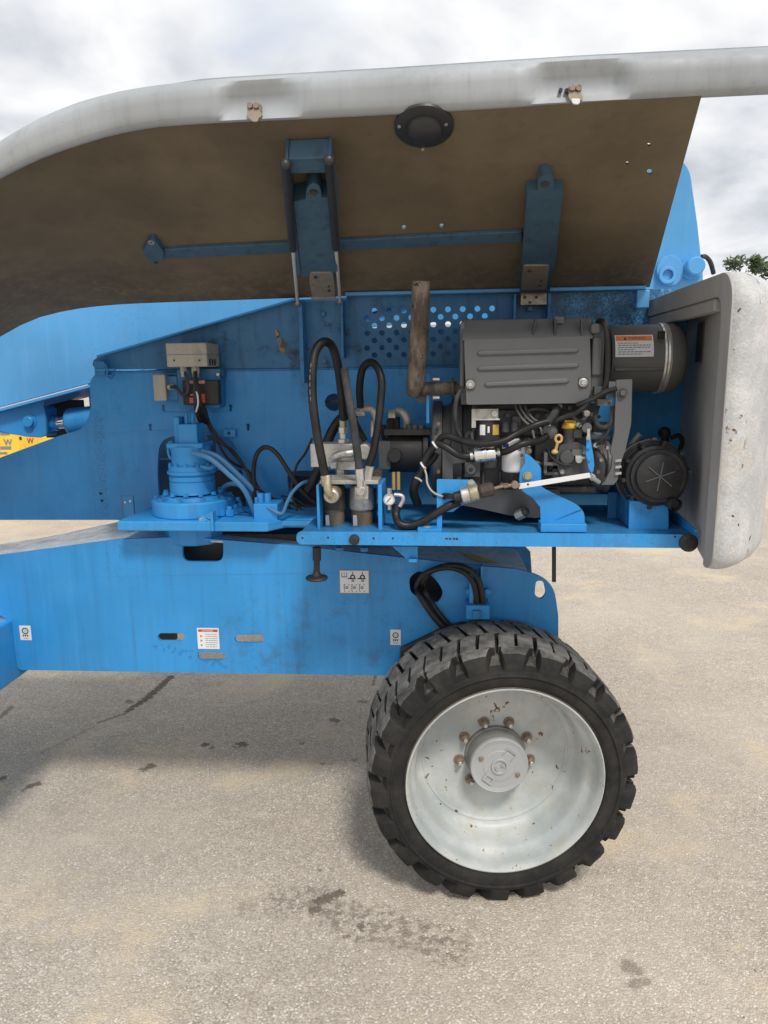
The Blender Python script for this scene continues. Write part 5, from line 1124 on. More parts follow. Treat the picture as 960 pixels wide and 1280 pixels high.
b = MB(); b.plate(T, 2.028, .004, [fillet([(733, 545), (738, 545), (739.5, 556), (742, 570), (743, 582), (741, 592), (737, 592), (734.5, 580), (732, 566), (733, 556)], 2)], 'blue'); b.plate(T, 2.03, .004, [[(734, 536), (737.5, 536), (738, 546), (734, 546)]], 'steel')
for x, y in ((735.5, 559), (736.5, 574), (739.5, 588), (735.5, 548)): b.cyl(P(x, y, 2.022), T.Y, .012, .006, 'blue' if y > 550 else 'alu', 12)
b.build('throttle_lever', LIFT, label='small blue throttle lever', bevel=.001)
b = MB(); b.plate(T, 1.985, .004, [[(646.5, 605), (737, 591), (738.5, 597), (649, 611.5)]], 'paper'); b.build('throttle_link', LIFT, label='white flat throttle link bar', bevel=.001)
MB().cyl(P(660, 605.5, 1.984), T.Y, .004, .003, 'ink', 8).build('link_hole', LIFT)
b = MB(); b.cyl(P(741, 597, 1.99), T.Y, .03, .009, 'alu', 14); b.tube([P(739, 596, 1.99), P(749, 603, 2.0)], .006, 'alu', 10); b.build('link_joint', LIFT)
# throttle solenoid
S0, S1 = P(568, 622, 1.985), P(622, 609.5, 1.985); dr = (S1 - S0).normalized(); k = T.k(590, 617, 1.985)
b = MB(); b.lathe(S0, dr, [(0, 0), (0, 7 * k), (9 * k, 7 * k)], 'black', 24)
b.lathe(S0 + dr * 9 * k, dr, [(0, 0), (0, 10 * k), (1 * k, 11 * k), (10 * k, 11 * k), (11 * k, 12 * k), (12 * k, 11 * k), (21 * k, 11 * k), (22 * k, 10 * k), (22 * k, 0)], 'steel', 30, mats=['steel', 'steel', 'steel', 'brass', 'brass', 'brass', 'brass', 'steel'])
sol = b.build('throttle_solenoid', LIFT, label='silver throttle solenoid with a brown rubber boot')
b = MB(); b.lathe(S0 + dr * 32 * k, dr, [(0, 0), (0, 7 * k), (3 * k, 9 * k), (16 * k, 9 * k), (19 * k, 6 * k), (19 * k, 0)], 'brown', 8, smooth=False); b.build('rubber_boot', sol, bevel=.002)
b = MB(); b.tube([S0 + dr * 50 * k, S0 + dr * 64 * k, P(650, 606, 1.985)], .0048, 'bolt', 10); b.hexa(S0 + dr * 63 * k, dr, .012, .0075, 'bolt'); b.cyl(P(644, 606.5, 1.978), T.Y, .02, .0105, 'bolt', 14); b.build('plunger_rod', sol)
b = MB(); b.lathe(P(589, 604, 2.0), T.Y, [(0, 0), (0, .010), (.012, .010)], 'steel', 14); b.hexa(P(589.5, 603.5, 1.993), T.Y, .01, .008, 'steel'); b.build('bracket_bolt', sol)
for i in range(3): cable('thin_cable', [(553 + i, 618 + i * 3, 2.0), (560, 617.5 + i * 2, 1.99), (571, 619 + i * 2.2, 1.985)], .003, 'hose')
# left L bracket
b = MB(); b.plate(T, 2.005, .006, [fillet([(546, 599, 2), (591, 600, 3), (597, 606, 3), (597, 625), (586, 628), (575, 633), (566, 640), (546, 640)], 3)], 'blue'); b.boxpx(T, 546, 640, 552.5, 664, 2.0, .06, 'blue'); b.boxpx(T, 522, 661, 552, 666, 1.965, .07, 'blue'); b.hexa(T.p(534, 661, 1.995), (0, 0, 1), .008, .012, 'steel'); b.build('solenoid_bracket', LIFT, bevel=.002)
# big blue engine foot
b = MB(); foot = fillet([(656, 566), (664, 571, 3), (676.5, 584, 4), (676.5, 608), (684, 613), (722, 631, 10), (731, 641, 8), (731, 658), (676, 658), (675, 634), (665, 622), (651, 613, 6), (649, 600), (650, 588), (656, 580)], 4)
b.plate(T, 2.02, .010, [foot], 'blue'); b.boxpx(T, 676, 655, 733.5, 665.5, 1.972, .06, 'blue'); ft = b.build('engine_foot', LIFT, bevel=.0015, label='blue stepped engine mounting foot')
b = MB(); b.lathe(P(659.5, 595, 2.018), -T.Y, [(0, .013), (.003, .013), (.003, .009)], 'brass', 20); b.hexa(P(659.5, 595, 2.016), -T.Y, .010, .010, 'brass'); b.build('foot_bolt', ft)
b = MB(); b.hexa(T.p(717, 657, 1.99), (0, 0, 1), .008, .013, 'blue_dirty'); b.build('foot_bolt', ft)
b = MB(); b.hexa(P(646, 645, 2.08), (P(660, 638, 2.06) - P(646, 645, 2.08)).normalized(), .025, .015, 'alu'); b.cyl(P(653, 641, 2.07), (P(660, 638, 2.05) - P(646, 645, 2.07)).normalized(), .018, .012, 'dark_gray', 14); b.build('drain_plug', LIFT)
b = MB(); b.boxpx(T, 614, 652, 650, 661, 2.16, .004, 'paper'); b.build('paper_tag', tray)

# small fittings that crowd the engine's side
rnd = random.Random(11)
for x, y, r_, dd, mt in ((604, 563, .007, 2.15, 'alu'), (612, 578, .008, 2.15, 'dark_gray'), (628, 606, .008, 2.12, 'bolt'), (652, 604, .006, 2.12, 'bolt'), (700, 508, .007, 2.11, 'alu'), (712, 510, .006, 2.11, 'dark_gray'), (718, 598, .007, 2.06, 'alu'), (731, 566, .006, 2.05, 'steel'), (703, 590, .007, 2.055, 'alu'), (690, 600, .007, 2.09, 'bolt'), (752, 575, .006, 2.06, 'alu'), (748, 590, .006, 2.06, 'bolt'), (741, 518, .006, 2.08, 'alu'), (676, 540, .007, 2.11, 'dark_gray'), (655, 524, .006, 2.12, 'alu'), (648, 515, .006, 2.13, 'dark_gray'), (573, 540, .007, 2.12, 'dark_gray'), (574, 600, .007, 2.12, 'dark_gray'), (548, 530, .006, 2.14, 'bolt'), (548, 590, .006, 2.14, 'bolt'), (760, 560, .006, 2.04, 'steel')):
    MB().hexa(P(x, y, dd - .004), T.Y, .02, r_, mt, rot=rnd.uniform(0, 1)).build('engine_bolt', eng)
for i in range(3):
    x = 668 + i * 11
    MB().tube([P(x, 548, 2.09), P(x - 4, 534, 2.08), P(x - 14 - i * 4, 524, 2.09), P(x - 22 - i * 5, 512, 2.11), P(x - 24 - i * 5, 506, 2.13)], .0032, 'alu', 8).build('injector_pipe', eng)
for pts, r_, mt in (([(640, 585, 2.14), (655, 590, 2.1), (672, 588, 2.09), (684, 578, 2.08)], .006, 'hose'), ([(700, 512, 2.08), (712, 519, 2.05), (724, 526, 2.04), (738, 528, 2.05), (750, 520, 2.06)], .004, 'cable'), ([(684, 560, 2.07), (690, 572, 2.05), (702, 580, 2.04), (716, 582, 2.04)], .004, 'hose'), ([(596, 530, 2.08), (590, 542, 2.07), (592, 556, 2.06), (598, 566, 2.05)], .004, 'cable'), ([(655, 560, 2.06), (664, 574, 2.09), (676, 580, 2.1)], .005, 'alu'), ([(742, 560, 2.05), (752, 566, 2.03), (758, 580, 2.03), (757, 596, 2.04)], .0035, 'hose')):
    cable('engine_wire', [q_ for q_ in pts], r_, mt)
for x0, y0, x1, y1, dd, th_, mt in ((648, 548, 664, 560, 2.10, .04, 'dark_gray'), (716, 536, 728, 548, 2.075, .03, 'cover_gray'), (744, 548, 756, 556, 2.06, .03, 'dark_gray'), (690, 586, 700, 600, 2.08, .03, 'cover_gray'), (605, 574, 622, 586, 2.13, .03, 'dark_gray'), (640, 520, 652, 532, 2.11, .03, 'cover_gray')):
    b = MB(); b.boxpx(T, x0, y0, x1, y1, dd, th_, mt); b.build('engine_boss', eng, bevel=.004)

# ================================================================== COUNTERWEIGHT (rounded tail shell)
uL = T.uv(908, 520, 1.76)[0]; z0 = T.uv(905, 717, 1.76)[1]; z1 = T.uv(912, 336, 1.78)[1]
oc = [(uL, 1.768), (uL + .010, 1.760), (uL + .025, 1.758), (uL + .045, 1.764), (uL + .085, 1.80), (uL + .135, 1.865), (uL + .19, 1.96), (uL + .245, 2.10), (uL + .29, 2.28), (uL + .315, 2.5), (uL + .325, 2.8), (uL + .31, 3.1), (uL + .26, 3.4)]
ic = [(uL, 1.830), (uL + .003, 1.836), (uL + .007, 1.85), (uL + .014, 1.88), (uL + .024, 1.93), (uL + .036, 1.99), (uL + .052, 2.06), (uL + .072, 2.16), (uL + .098, 2.30), (uL + .125, 2.5), (uL + .15, 2.8), (uL + .16, 3.1), (uL + .15, 3.4)]
w = MB(); NZ = 26; RC = .075
zs_ = sorted(set([z0 + (z1 - z0) * i / 12 for i in range(13)] + [z1 - RC * (1 - math.sin(a_ * math.pi / 14)) for a_ in range(8)] + [z0 + .05 * (1 - math.sin(a_ * math.pi / 12)) for a_ in range(7)])); NZ = len(zs_) - 1
def corner(z):         # how far the near edge draws back at the rounded top and bottom
    e = 0.0
    if z > z1 - RC: e = RC - math.sqrt(max(0, RC ** 2 - (z - z1 + RC) ** 2))
    if z < z0 + .05: e = max(e, .05 - math.sqrt(max(0, .05 ** 2 - (z0 + .05 - z) ** 2)))
    return e
vs = []; n_ = len(oc)
for z in zs_:
    e = corner(z)
    for j, ((u, d), (a, b)) in enumerate(zip(oc, ic)):
        L_ = math.hypot(a - u, b - d); k_ = e / max(L_, 1e-6); k_ = min(k_, 1.0) if j > 1 else k_
        vs.append(T.loc(u + (a - u) * k_, d + (b - d) * k_, z))
fs = [[i * n_ + j, i * n_ + j + 1, (i + 1) * n_ + j + 1, (i + 1) * n_ + j] for i in range(NZ) for j in range(0, n_ - 1)]
w.add(vs, fs, 'cw_out', True)
vi = [T.loc(a, b, z) for z in (z0 + .004, z1 - .004) for a, b in ic]
w.add(vi, [[j, j + 1, n_ + j + 1, n_ + j] for j in range(n_ - 1)], 'cw_in', True)
w.add(vs[:n_] + vi[:n_], [[j, j + 1, n_ + j + 1, n_ + j] for j in range(n_ - 1)], 'cw_in')
cw = w.build('counterweight', LIFT, angle=45, label='tall flaking white counterweight at the right end')
SF = Frame(T.O, T.Y, T.X, T.Z)      # the left face: loops are (depth, height)
w = MB(); outer_ = [(1.768 + corner(z), z) for z in zs_]; ti = z1 - .052
ring_ = outer_ + [(2.75, z1), (2.75, ti)] + [(1.832 + .045 - .045 * math.sin(a_ * math.pi / 12), ti - .045 + .045 * math.cos(a_ * math.pi / 12)) for a_ in range(0, 7)] + [(1.832, z0 + .003)]
w.plate(SF, uL - .004, .012, [ring_], 'cw_in', px=False); w.build('counterweight_edge', cw, bevel=.003, label='smooth grey left edge of the counterweight')
w = MB(); zt1 = z1 - .002
topo = [(u + (a - u) * min(1, RC / math.hypot(a - u, b - d)), d + (b - d) * min(1, RC / math.hypot(a - u, b - d))) for (u, d), (a, b) in zip(oc, ic)]
loop = topo + [(uL + .009, 3.4)]
w.plate(H, -z1, .05, [[(u, d) for u, d in loop]], 'cw_out', px=False, edge_mat='cw_in'); w.build('counterweight_top', cw, bevel=.008)
w = MB(); w.box(T, uL + .002, uL + .03, 1.9, 2.5, z1 - .085, z1 - .052, 'cw_in'); w.build('top_rib', cw, bevel=.006)
w = MB()   # recess with bolts inside
for i in range(len(ic) - 1): pass
a, b = ic[7], ic[8]; A3 = Vector((a[0], a[1])); B3 = Vector((b[0], b[1])); dv_ = (B3 - A3); nv_ = Vector((-dv_.y, dv_.x)).normalized() * .004
zr0, zr1 = T.uv(880, 452, 2.2)[1], T.uv(880, 402, 2.2)[1]
lo_, hi_ = A3 + dv_ * .05, A3 + dv_ * .95
w.add([T.loc(q_.x + nv_.x * s_, q_.y + nv_.y * s_, z) for s_ in (0, 1) for q_ in (lo_, hi_) for z in (zr0, zr1)], [[4, 5, 7, 6], [0, 1, 5, 4], [2, 3, 7, 6], [1, 3, 7, 5], [0, 2, 6, 4]], 'brown'); w.build('access_panel', cw)

# ================================================================== HOOD (raised lid)
DB, DF = 2.455, 1.70
hb0, hb1 = T.p(250, 376, DB), T.p(812, 358.5, DB)
hf0 = T.p(250, 154, DF)
# the lid's flat area lies in the plane through the hinge line and the front edge
Xh = T.X; zb_h = (hb0.z + hb1.z) / 2; Ob = T.loc(0, DB, zb_h)
zf_h = T.uv(560, 138, DF)[1]; Of = T.loc(0, DF, zf_h); Zh = (Of - Ob).normalized(); Yh = Xh.cross(Zh).normalized()
if Yh.z < 0: Yh = -Yh
HD = Frame(Ob, Xh, Yh, Zh)
Lh = (Of - Ob).length
TH = .006
fr_edge = [(250, 154), (310, 151), (400, 147), (480, 143), (560, 138.5), (665, 132), (760, 127), (877, 121)]
hh = MB()
outl = [(x, y - 1) for x, y in fr_edge] + [(812, 359), (700, 363), (600, 366), (430, 370.5), (250, 376.5)]
hol = [ell(503.5, 151.5, 2.0, 4.5, 8), ell(552, 148, 1.8, 4.5, 8), ell(811, 181, 2.6, 2.4, 8), ell(784, 204, 2.3, 2.2, 8), ell(812, 215, 3.2, 3.8, 10), ell(505, 284, 2.8, 2.6, 8), ell(552, 282, 2.8, 2.6, 8)]
hh.plate(HD, 0, TH, [outl] + hol, 'hood_in')
for i in range(len(hh.mi)): pass
# curved left end: rows from x=250 leftwards
Fl = [(250, 154), (225, 155.2), (200, 157.5), (175, 161.2), (150, 166), (125, 172.2), (100, 180), (75, 188), (50, 197.5), (25, 209), (0, 222), (-25, 237), (-50, 254), (-75, 273), (-100, 295), (-140, 335), (-180, 385), (-220, 440)]
Bl = [(250, 376.5), (225, 377.3), (200, 378.2), (175, 379.2), (150, 380.5), (125, 382.5), (100, 385.5), (75, 390), (50, 396.5), (25, 407), (0, 421), (-25, 438), (-50, 458), (-75, 480), (-100, 505), (-140, 548), (-180, 596), (-220, 645)]
NR = 10; top = []; bot = []
Fp = []; Bp = []
for (fx, fy), (bx_, by_) in zip(Fl, Bl):
    if fx == 250: a_ = HD.p(fx, fy - 1, 0); b_ = HD.p(bx_, by_, 0)
    else:
        a_ = T.p(fx, fy - 1, HD.p(fx, 154, 0).dot(T.Y) if False else DF + .0); b_ = T.p(bx_, by_, DB)
    Fp.append(a_); Bp.append(b_)
# blend so that the join with the flat area is continuous
offF = HD.p(250, 153, 0) - T.p(250, 153, DF); offB = HD.p(250, 376.5, 0) - T.p(250, 376.5, DB)
for i in range(1, len(Fp)): kf = max(0, 1 - i / 8); Fp[i] = Fp[i] + offF * kf; Bp[i] = Bp[i] + offB * kf
vs = []
for a_, b_ in zip(Fp, Bp):
    for j in range(NR + 1):
        t = j / NR; vs.append(a_.lerp(b_, t))
n_ = NR + 1
fs = [[i * n_ + j, i * n_ + j + 1, (i + 1) * n_ + j + 1, (i + 1) * n_ + j] for i in range(len(Fp) - 1) for j in range(NR)]
hh.add(vs, fs, 'hood_in', True); nb = len(vs)
vo = [v + Vector((0, 0, TH)) for v in vs]
hh.add(vo, fs, 'hood_out', True)
hood = hh.build('hood', LIFT, angle=40, label='raised hood with brown fibreglass underside and grey rim')

# rolled rim along the front edge
Ot = [(-220, 395), (-180, 340), (-140, 291), (-100, 252), (-75, 229), (-50, 209), (-25, 192), (0, 176.5), (25, 161), (50, 147.5), (75, 136.5), (100, 127), (125, 120), (150, 114), (175, 109.5), (200, 106), (240, 101.5), (280, 98), (480, 86.5), (720, 71), (960, 59), (1080, 53)]
In = [(-220, 441), (-180, 386), (-140, 336), (-100, 296), (-75, 274), (-50, 255), (-25, 238), (0, 223), (25, 210), (50, 198.5), (75, 189), (100, 181), (125, 173.2), (150, 167), (175, 162.2), (200, 158.5), (250, 155), (310, 152), (400, 148), (480, 144), (560, 139.5), (665, 133), (760, 128), (877, 122), (960, 118), (1080, 112)]
def interp(tab, x):
    for (x0, y0), (x1, y1) in zip(tab, tab[1:]):
        if x0 <= x <= x1: return y0 + (y1 - y0) * (x - x0) / (x1 - x0)
    return tab[-1][1]
xs = [-220 + 10 * i for i in range(131)]
rim_v = []; n_ = 0
def dent(x):
    def s(a, b, q): t = max(0, min(1, (q - a) / (b - a))); return t * t * (3 - 2 * t)
    return max(s(268, 292, x) * (1 - s(352, 384, x)), s(652, 680, x) * (1 - s(765, 800, x)))
for x in xs:
    yi, yo = interp(In, x), interp(Ot, x); dn = dent(x); row = []
    for t, dd in ((0, .0), (.05, -.010), (.2, -.018), (.4, -.021), (.6, -.023), (.80, -.024), (.93, -.012), (1.0, .012)):
        k_ = dn * (0 if t < .1 else 1 if t < .75 else max(0, (.92 - t) / .17)); d = DF + dd + k_ * (.030 if .03 < t < .9 else .0) * (1 - abs(t - .4) * .6)
        row.append(T.p(x, yi + (yo - yi) * t, d))
    tp = row[-1]; row += [tp + T.Y * .05 + Vector((0, 0, .004)), row[0] + T.Y * .06 + Vector((0, 0, .05)), row[0] + T.Y * .05 + Vector((0, 0, .016))]
    n_ = len(row); rim_v += row
r = MB(); fs = [[i * n_ + j, i * n_ + (j + 1) % n_, (i + 1) * n_ + (j + 1) % n_, (i + 1) * n_ + j] for i in range(len(xs) - 1) for j in range(n_)]
r.add(rim_v, fs, 'hood_out', True)
r.add(rim_v[:n_], [list(range(n_))], 'hood_out'); r.add(rim_v[-n_:], [list(range(n_))], 'hood_out')
r.build('hood_rim', hood, angle=60, label='light grey rolled front rim of the hood')
r = MB()   # outer skin ridge just behind the rim
rv = []
for x in range(190, 1090, 20):
    yo = interp(Ot, x); f_ = min(1, (x - 190) / 60); a_ = T.p(x, yo - 3.2 * f_ + 1.5, DF + .06)
    rv += [a_, a_ + Vector((0, 0, -.03)), a_ + T.Y * .12 + Vector((0, 0, -.05)), a_ + T.Y * .10 + Vector((0, 0, .004))]
nr = len(rv) // 4; r.add(rv, [[i * 4 + j, i * 4 + (j + 1) % 4, i * 4 + 4 + (j + 1) % 4, i * 4 + 4 + j] for i in range(nr - 1) for j in range(4)], 'hood_out', True); r.build('hood_skin_ridge', hood, angle=50)
# latches on the rim
for x, y in ((317, 139), (719, 117)):
    l = MB(); dl = DF - .012
    l.boxpx(T, x - 8, y - 10, x + 8, y - 1, dl, .03, 'hingeplate'); l.plate(T, dl - .004, .016, [fillet([(x - 9, y + 2, 2), (x - 6, y - 2), (x + 7, y - 2), (x + 11, y + 5, 3), (x + 4, y + 11, 4), (x - 5, y + 11, 4)], 3)], 'hingeplate')
    la = l.build('hood_latch', hood, bevel=.002)
    for dx in (-4, 4): MB().hexa(T.p(x + dx, y - 6, dl), -T.Y, .008, .0065, 'bolt').build('latch_bolt', hood)
    l = MB(); l.plate(T, dl - .008, .006, [fillet([(x - 5, y + 6, 2), (x + 6, y + 6, 2), (x + 6, y + 13, 4), (x - 3, y + 13, 4)], 3)], 'paper' if x > 500 else 'hingeplate'); l.build('latch_tongue', hood, bevel=.001)
for x, y in ((701, 112), (708.5, 112.5)): MB().cyl(T.p(x, y, DF - .004), T.Y, .01, .0042, 'ink', 12).build('rivet_hole', hood)
# fittings inside: positions on the lid's plane
def hp(x, y, off=0.0): return HD.p(x, y, off)
b = MB(); b.plate(HD, -.012, .012, [[(205, 312), (652, 290), (652, 303), (205, 324)]], 'slate'); b.build('stiffener_bar', hood, bevel=.002)
b = MB(); b.plate(HD, -.022, .022, [fillet([(178, 315, 3), (187, 299, 4), (193, 299, 3), (205, 316, 3), (203, 326, 3), (196, 331, 3), (188, 327, 2)], 3)], 'slate'); b.lathe(hp(189, 302.5, -.023), -HD.Y, [(0, .009), (.003, .009), (.003, .005), (0, .005)], 'alu', 16); b.lathe(hp(195, 328, -.023), -HD.Y, [(0, .006), (.003, .006), (.003, 0)], 'brown', 12); b.build('bar_end_plate', hood, bevel=.001)
b = MB()
b.plate(HD, -.05, .05, [fillet([(367, 252), (382, 249), (383, 236, 4), (389, 229, 5), (396, 229, 5), (401, 236, 4), (402, 247), (416, 247), (420, 340), (416, 345), (377, 346)], 3)], 'slate'); b.build('hinge_arm', hood, bevel=.003)
b = MB(); b.plate(HD, -.052, .05, [[(360, 199), (412, 197), (412, 216), (360, 217)]], 'slate'); b.plate(HD, -.055, .055, [[(356, 200), (360, 199), (376, 343), (372, 345), (366, 310)]], 'slate'); b.plate(HD, -.055, .055, [[(410, 197), (414, 197), (422, 262), (422, 340), (419, 340)]], 'slate'); b.build('strut_frame', hood, bevel=.002)
MB().lathe(hp(392, 240, -.051), -HD.Y, [(0, .009), (.004, .009), (.004, 0)], 'brown', 14).build('hinge_bolt', hood)
b = MB(); b.plate(HD, -.03, .03, [fillet([(659, 239), (672, 238), (672, 226, 5), (677, 218, 6), (687, 218, 6), (692, 228, 5), (693, 238), (704, 238), (693, 338), (690, 340), (687, 366), (650, 366), (652, 330)], 3)], 'slate'); b.build('hinge_arm', hood, bevel=.003)
MB().lathe(hp(681, 229.5, -.031), -HD.Y, [(0, .009), (.004, .009), (.004, 0)], 'brown', 14).build('hinge_bolt', hood)
for quad, off, bolts in (([(387, 341), (416, 341), (419, 370), (390, 371), (387, 355)], -.054, ((394.5, 346), (411.5, 363), (411, 357.5))), ([(654, 332), (687, 332), (683, 362), (651, 363)], -.034, ((662, 338), (675, 356), (676.5, 350.5)))):
    b = MB(); b.plate(HD, off, .006, [fillet([(x, y, 3) for x, y in quad], 2)], 'hingeplate'); lf = b.build('hinge_leaf', hood, bevel=.001)
    for i, (x, y) in enumerate(bolts): MB().lathe(hp(x, y, off - .001), -HD.Y, [(0, (.0055, .0055, .003)[i]), (.004, (.005, .005, .003)[i]), (.004, 0)], 'brown', 12).build('hinge_bolt', hood)
b = MB(); b.boxpx(T, 651, 366, 683.5, 381, 2.428, .008, 'hingeplate')
hl = b.build('hinge_lower_leaf', LIFT, bevel=.001)
for x, y in ((656, 371.5), (670.5, 371.5), (662.5, 378)): MB().cyl(T.p(x, y, 2.424), T.Y, .006, .0048, 'ink', 10).build('hinge_bolt', hl)
MB().hexa(T.p(662.5, 386.5, 2.455), -T.Y, .012, .009, 'slate').build('bolt', upper)
for x0, x1, y in ((389, 420, 372), (650, 686, 365)): MB().tube([T.p(x0, y, 2.425), T.p(x1, y - .5, 2.425)], .0055, 'hingeplate', 10).build('hinge_pin', LIFT)
# beacon socket under the lid
b = MB(); q = hp(530, 156.5, 0); b.lathe(q, -HD.Y, [(0, .066), (.006, .066), (.008, .062), (.010, .040), (.020, .038), (.028, .028), (.031, .014), (.032, 0)], 'ink', 40); hs = b.build('horn_cup', hood, angle=40, label='round black cup under the hood near the rim')
for x, y in ((499, 157.5), (557.5, 155), (528.5, 186)): MB().lathe(hp(x, y, -.008), -HD.Y, [(0, .004), (.003, .0035), (.003, 0)], 'alu', 10).build('cup_screw', hood)
# gas struts
for (a_, m0, e_) in (((357, 206), (363.3, 311), (372, 379)), ((411.5, 201), (421, 311), (425, 377))):
    A1 = hp(*a_, -.075); E1 = T.p(e_[0], e_[1], 2.415)
    s_ = MB(); fm = .60; M1 = A1.lerp(E1, fm)
    # split where the body ends in the photograph
    best = min((abs((lambda w: 640 - FPX * (w - CAM).dot(UPV) / (w - CAM).dot(FWD))(A1.lerp(E1, t_ / 100)) - m0[1]), t_ / 100) for t_ in range(5, 96)); M1 = A1.lerp(E1, best[1])
    s_.tube([A1, M1], .0105, 'ink', 16, smooth_path=False); gs = s_.build('gas_strut', LIFT, label='black gas strut with thin bright rod holding the hood')
    MB().tube([M1, E1], .0052, 'rod', 12, smooth_path=False).build('strut_rod', gs)
    MB().ball(E1, .011, 'bolt', 14).build('ball_joint', gs); MB().ball(A1, .013, 'ink', 14).build('ball_joint', gs)

# ================================================================== BOOM AND REAR STRUCTURES
b = MB(); DBm = 2.78
b.plate(T, DBm, .012, [[(-600, 671), (0, 509), (113, 479), (300, 432), (480, 407), (640, 396), (640, 200), (300, 262), (-600, 401)]], 'blue_boom')
b.plate(T, DBm + .30, .012, [[(-600, 671), (0, 509), (113, 479), (300, 432), (480, 407), (640, 396), (640, 200), (300, 262), (-600, 401)]], 'blue_boom')
def bz(px, py): return T.uv(px, py, DBm)
ua0, va0 = bz(-600, 671); ub0, vb0 = bz(640, 340); ua1, va1 = bz(-600, 401); uc1, vc1 = bz(300, 262)
b.add([T.loc(ua0, DBm - .02, va0 - .001), T.loc(ub0, DBm - .02, vb0 - .001), T.loc(ub0, DBm + .34, vb0 - .001), T.loc(ua0, DBm + .34, va0 - .001), T.loc(ua0, DBm - .02, va0 - .013), T.loc(ub0, DBm - .02, vb0 - .013), T.loc(ub0, DBm + .34, vb0 - .013), T.loc(ua0, DBm + .34, va0 - .013)], [[0, 1, 2, 3], [4, 5, 6, 7], [0, 1, 5, 4], [1, 2, 6, 5], [2, 3, 7, 6], [3, 0, 4, 7]], 'blue_boom')
b.add([T.loc(ua1, DBm + .0125, va1 - .002), T.loc(uc1, DBm + .0125, vc1 - .002), T.loc(uc1, DBm + .299, vc1 - .002), T.loc(ua1, DBm + .299, va1 - .002)], [[0, 1, 2, 3]], 'blue_boom')
boom = b.build('boom_arm', LIFT, bevel=.002, label='bright blue boom arm behind the turntable plate')
b = MB(); b.plate(T, DBm + .02, .016, [fillet([(-60, 532), (0, 514), (57, 498.5), (54, 507), (57, 520, 8), (58, 544, 2), (50, 547), (32, 546), (-60, 522)], 3)], 'blue'); b.plate(T, DBm + .036, .08, [[(52, 508), (58, 512), (58, 545), (52, 546)]], 'blue'); lg = b.build('cylinder_lug', LIFT, bevel=.003, label='blue cylinder lug with pin under the boom')
b = MB(); b.lathe(T.p(37.5, 527, DBm + .02), -T.Y, [(0, .028), (.004, .028), (.005, .022), (.018, .0215), (.020, .019), (.020, 0)], 'blue', 26); b.build('pivot_pin', lg)
b = MB(); b.box(T, T.uv(-60, 520, 3.0)[0], T.uv(60, 520, 3.0)[0], DBm + .06, DBm + .10, T.uv(0, 545, DBm)[1] + .03, T.uv(0, 512, DBm)[1] - .005, 'blue_dirty'); b.build('lug_back', lg)
b = MB(); ca, cb_ = T.p(62, 530, 2.86), T.p(125, 523, 2.86); dr = (cb_ - ca).normalized(); kc = T.k(90, 527, 2.86)
b.lathe(ca, dr, [(0, 0), (0, 9 * kc), (10 * kc, 9 * kc), (10 * kc, 7 * kc), (30 * kc, 7 * kc)], 'blue', 24, mats=['blue', 'blue', 'blue', 'chrome'])
cyl_ = b.build('lift_cylinder', LIFT, label='hydraulic lift cylinder with bright rod under the boom')
b = MB(); b.lathe(T.p(87, 528, 2.86), dr, [(0, 7 * kc), (0, 15 * kc), (2 * kc, 16.5 * kc), (60 * kc, 16.5 * kc)], 'blue', 28); b.build('cylinder_barrel', cyl_)
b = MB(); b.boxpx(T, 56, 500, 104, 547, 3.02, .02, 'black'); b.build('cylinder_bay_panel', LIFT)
# riser end plate standing up behind the hood at the right
b = MB(); b.plate(T, 2.72, .02, [fillet([(770, 370), (820, 180), (856, 203, 8), (863, 216, 6), (872, 280), (879, 345), (879, 380), (770, 380)], 4)], 'blue_boom'); b.plate(T, 2.72 + .2, .02, [fillet([(770, 370), (820, 180), (852, 207, 8), (862, 230, 6), (868, 280), (873, 345), (873, 380), (770, 380)], 4)], 'blue_boom')
rp = b.build('riser_plate', LIFT, bevel=.003, label='bright blue riser plate standing behind the hood')
b = MB(); b.plate(T, 2.704, .016, [ell(838, 338, 17, 19, 24)], 'blue_boom'); b.lathe(T.p(834, 344, 2.70), -T.Y, [(0, .030), (.010, .030), (.010, .018), (0, .018)], 'blue_boom', 26); b.build('pin_boss', rp, bevel=.003)
b = MB(); b.lathe(T.p(864, 335, 2.72), -T.Y, [(0, .040), (.012, .040), (.012, .030), (.055, .030), (.058, .026), (.058, 0)], 'blue_boom', 28); b.build('pivot_pin', rp)
MB().tube([T.p(876, 321, 2.74), T.p(882, 321, 2.76), T.p(888, 328, 2.78), T.p(892, 342, 2.8)], .008, 'cable', 10).build('grey_hose', LIFT)

# ================================================================== BACKGROUND
# yellow printed panel box behind the boom lift on the left
Yb = MB(); FB = Frame((0, 0, 0), Vector((1, 0, 0)), Vector((0, 1, 0)), Vector((0, 0, 1)))
DY = 8.6; u0, u1 = FB.uv(-90, 550, DY)[0], FB.uv(112, 550, DY)[0]; zt_ = FB.uv(20, 520, DY)[1]
MAT['ypanel'] = paint('yellow_panel', (0.86, 0.58, 0.05), dirt=(0.35, 0.28, 0.15), amount=.6)
Yb.box(FB, u0, u1, DY, DY + 1.2, .12, zt_, 'ypanel')
yb = Yb.build('yellow_case', None, bevel=.02); tag(yb, 'yellow case with dark printed letters behind the lift at left', 'case')
for x in (u0 + .2, u1 - .2):
    f = MB(); f.box(FB, x - .1, x + .1, DY + .1, DY + 1.1, 0, .118, 'bark'); f.build('skid', yb)
s = MB()
for body, x, y, w_, h_, mt in (('W', 10, 553, 11, 8, 'inkgray'), ('W', 38, 551, 9, 7, 'red')):
    u_1, v_1 = FB.uv(x, y, DY); kk = FB.k(x, y, DY); s.text(body, FB, u_1, v_1, DY - .003, 1, mt, bold=.03, width=w_ * kk, height=h_ * kk)
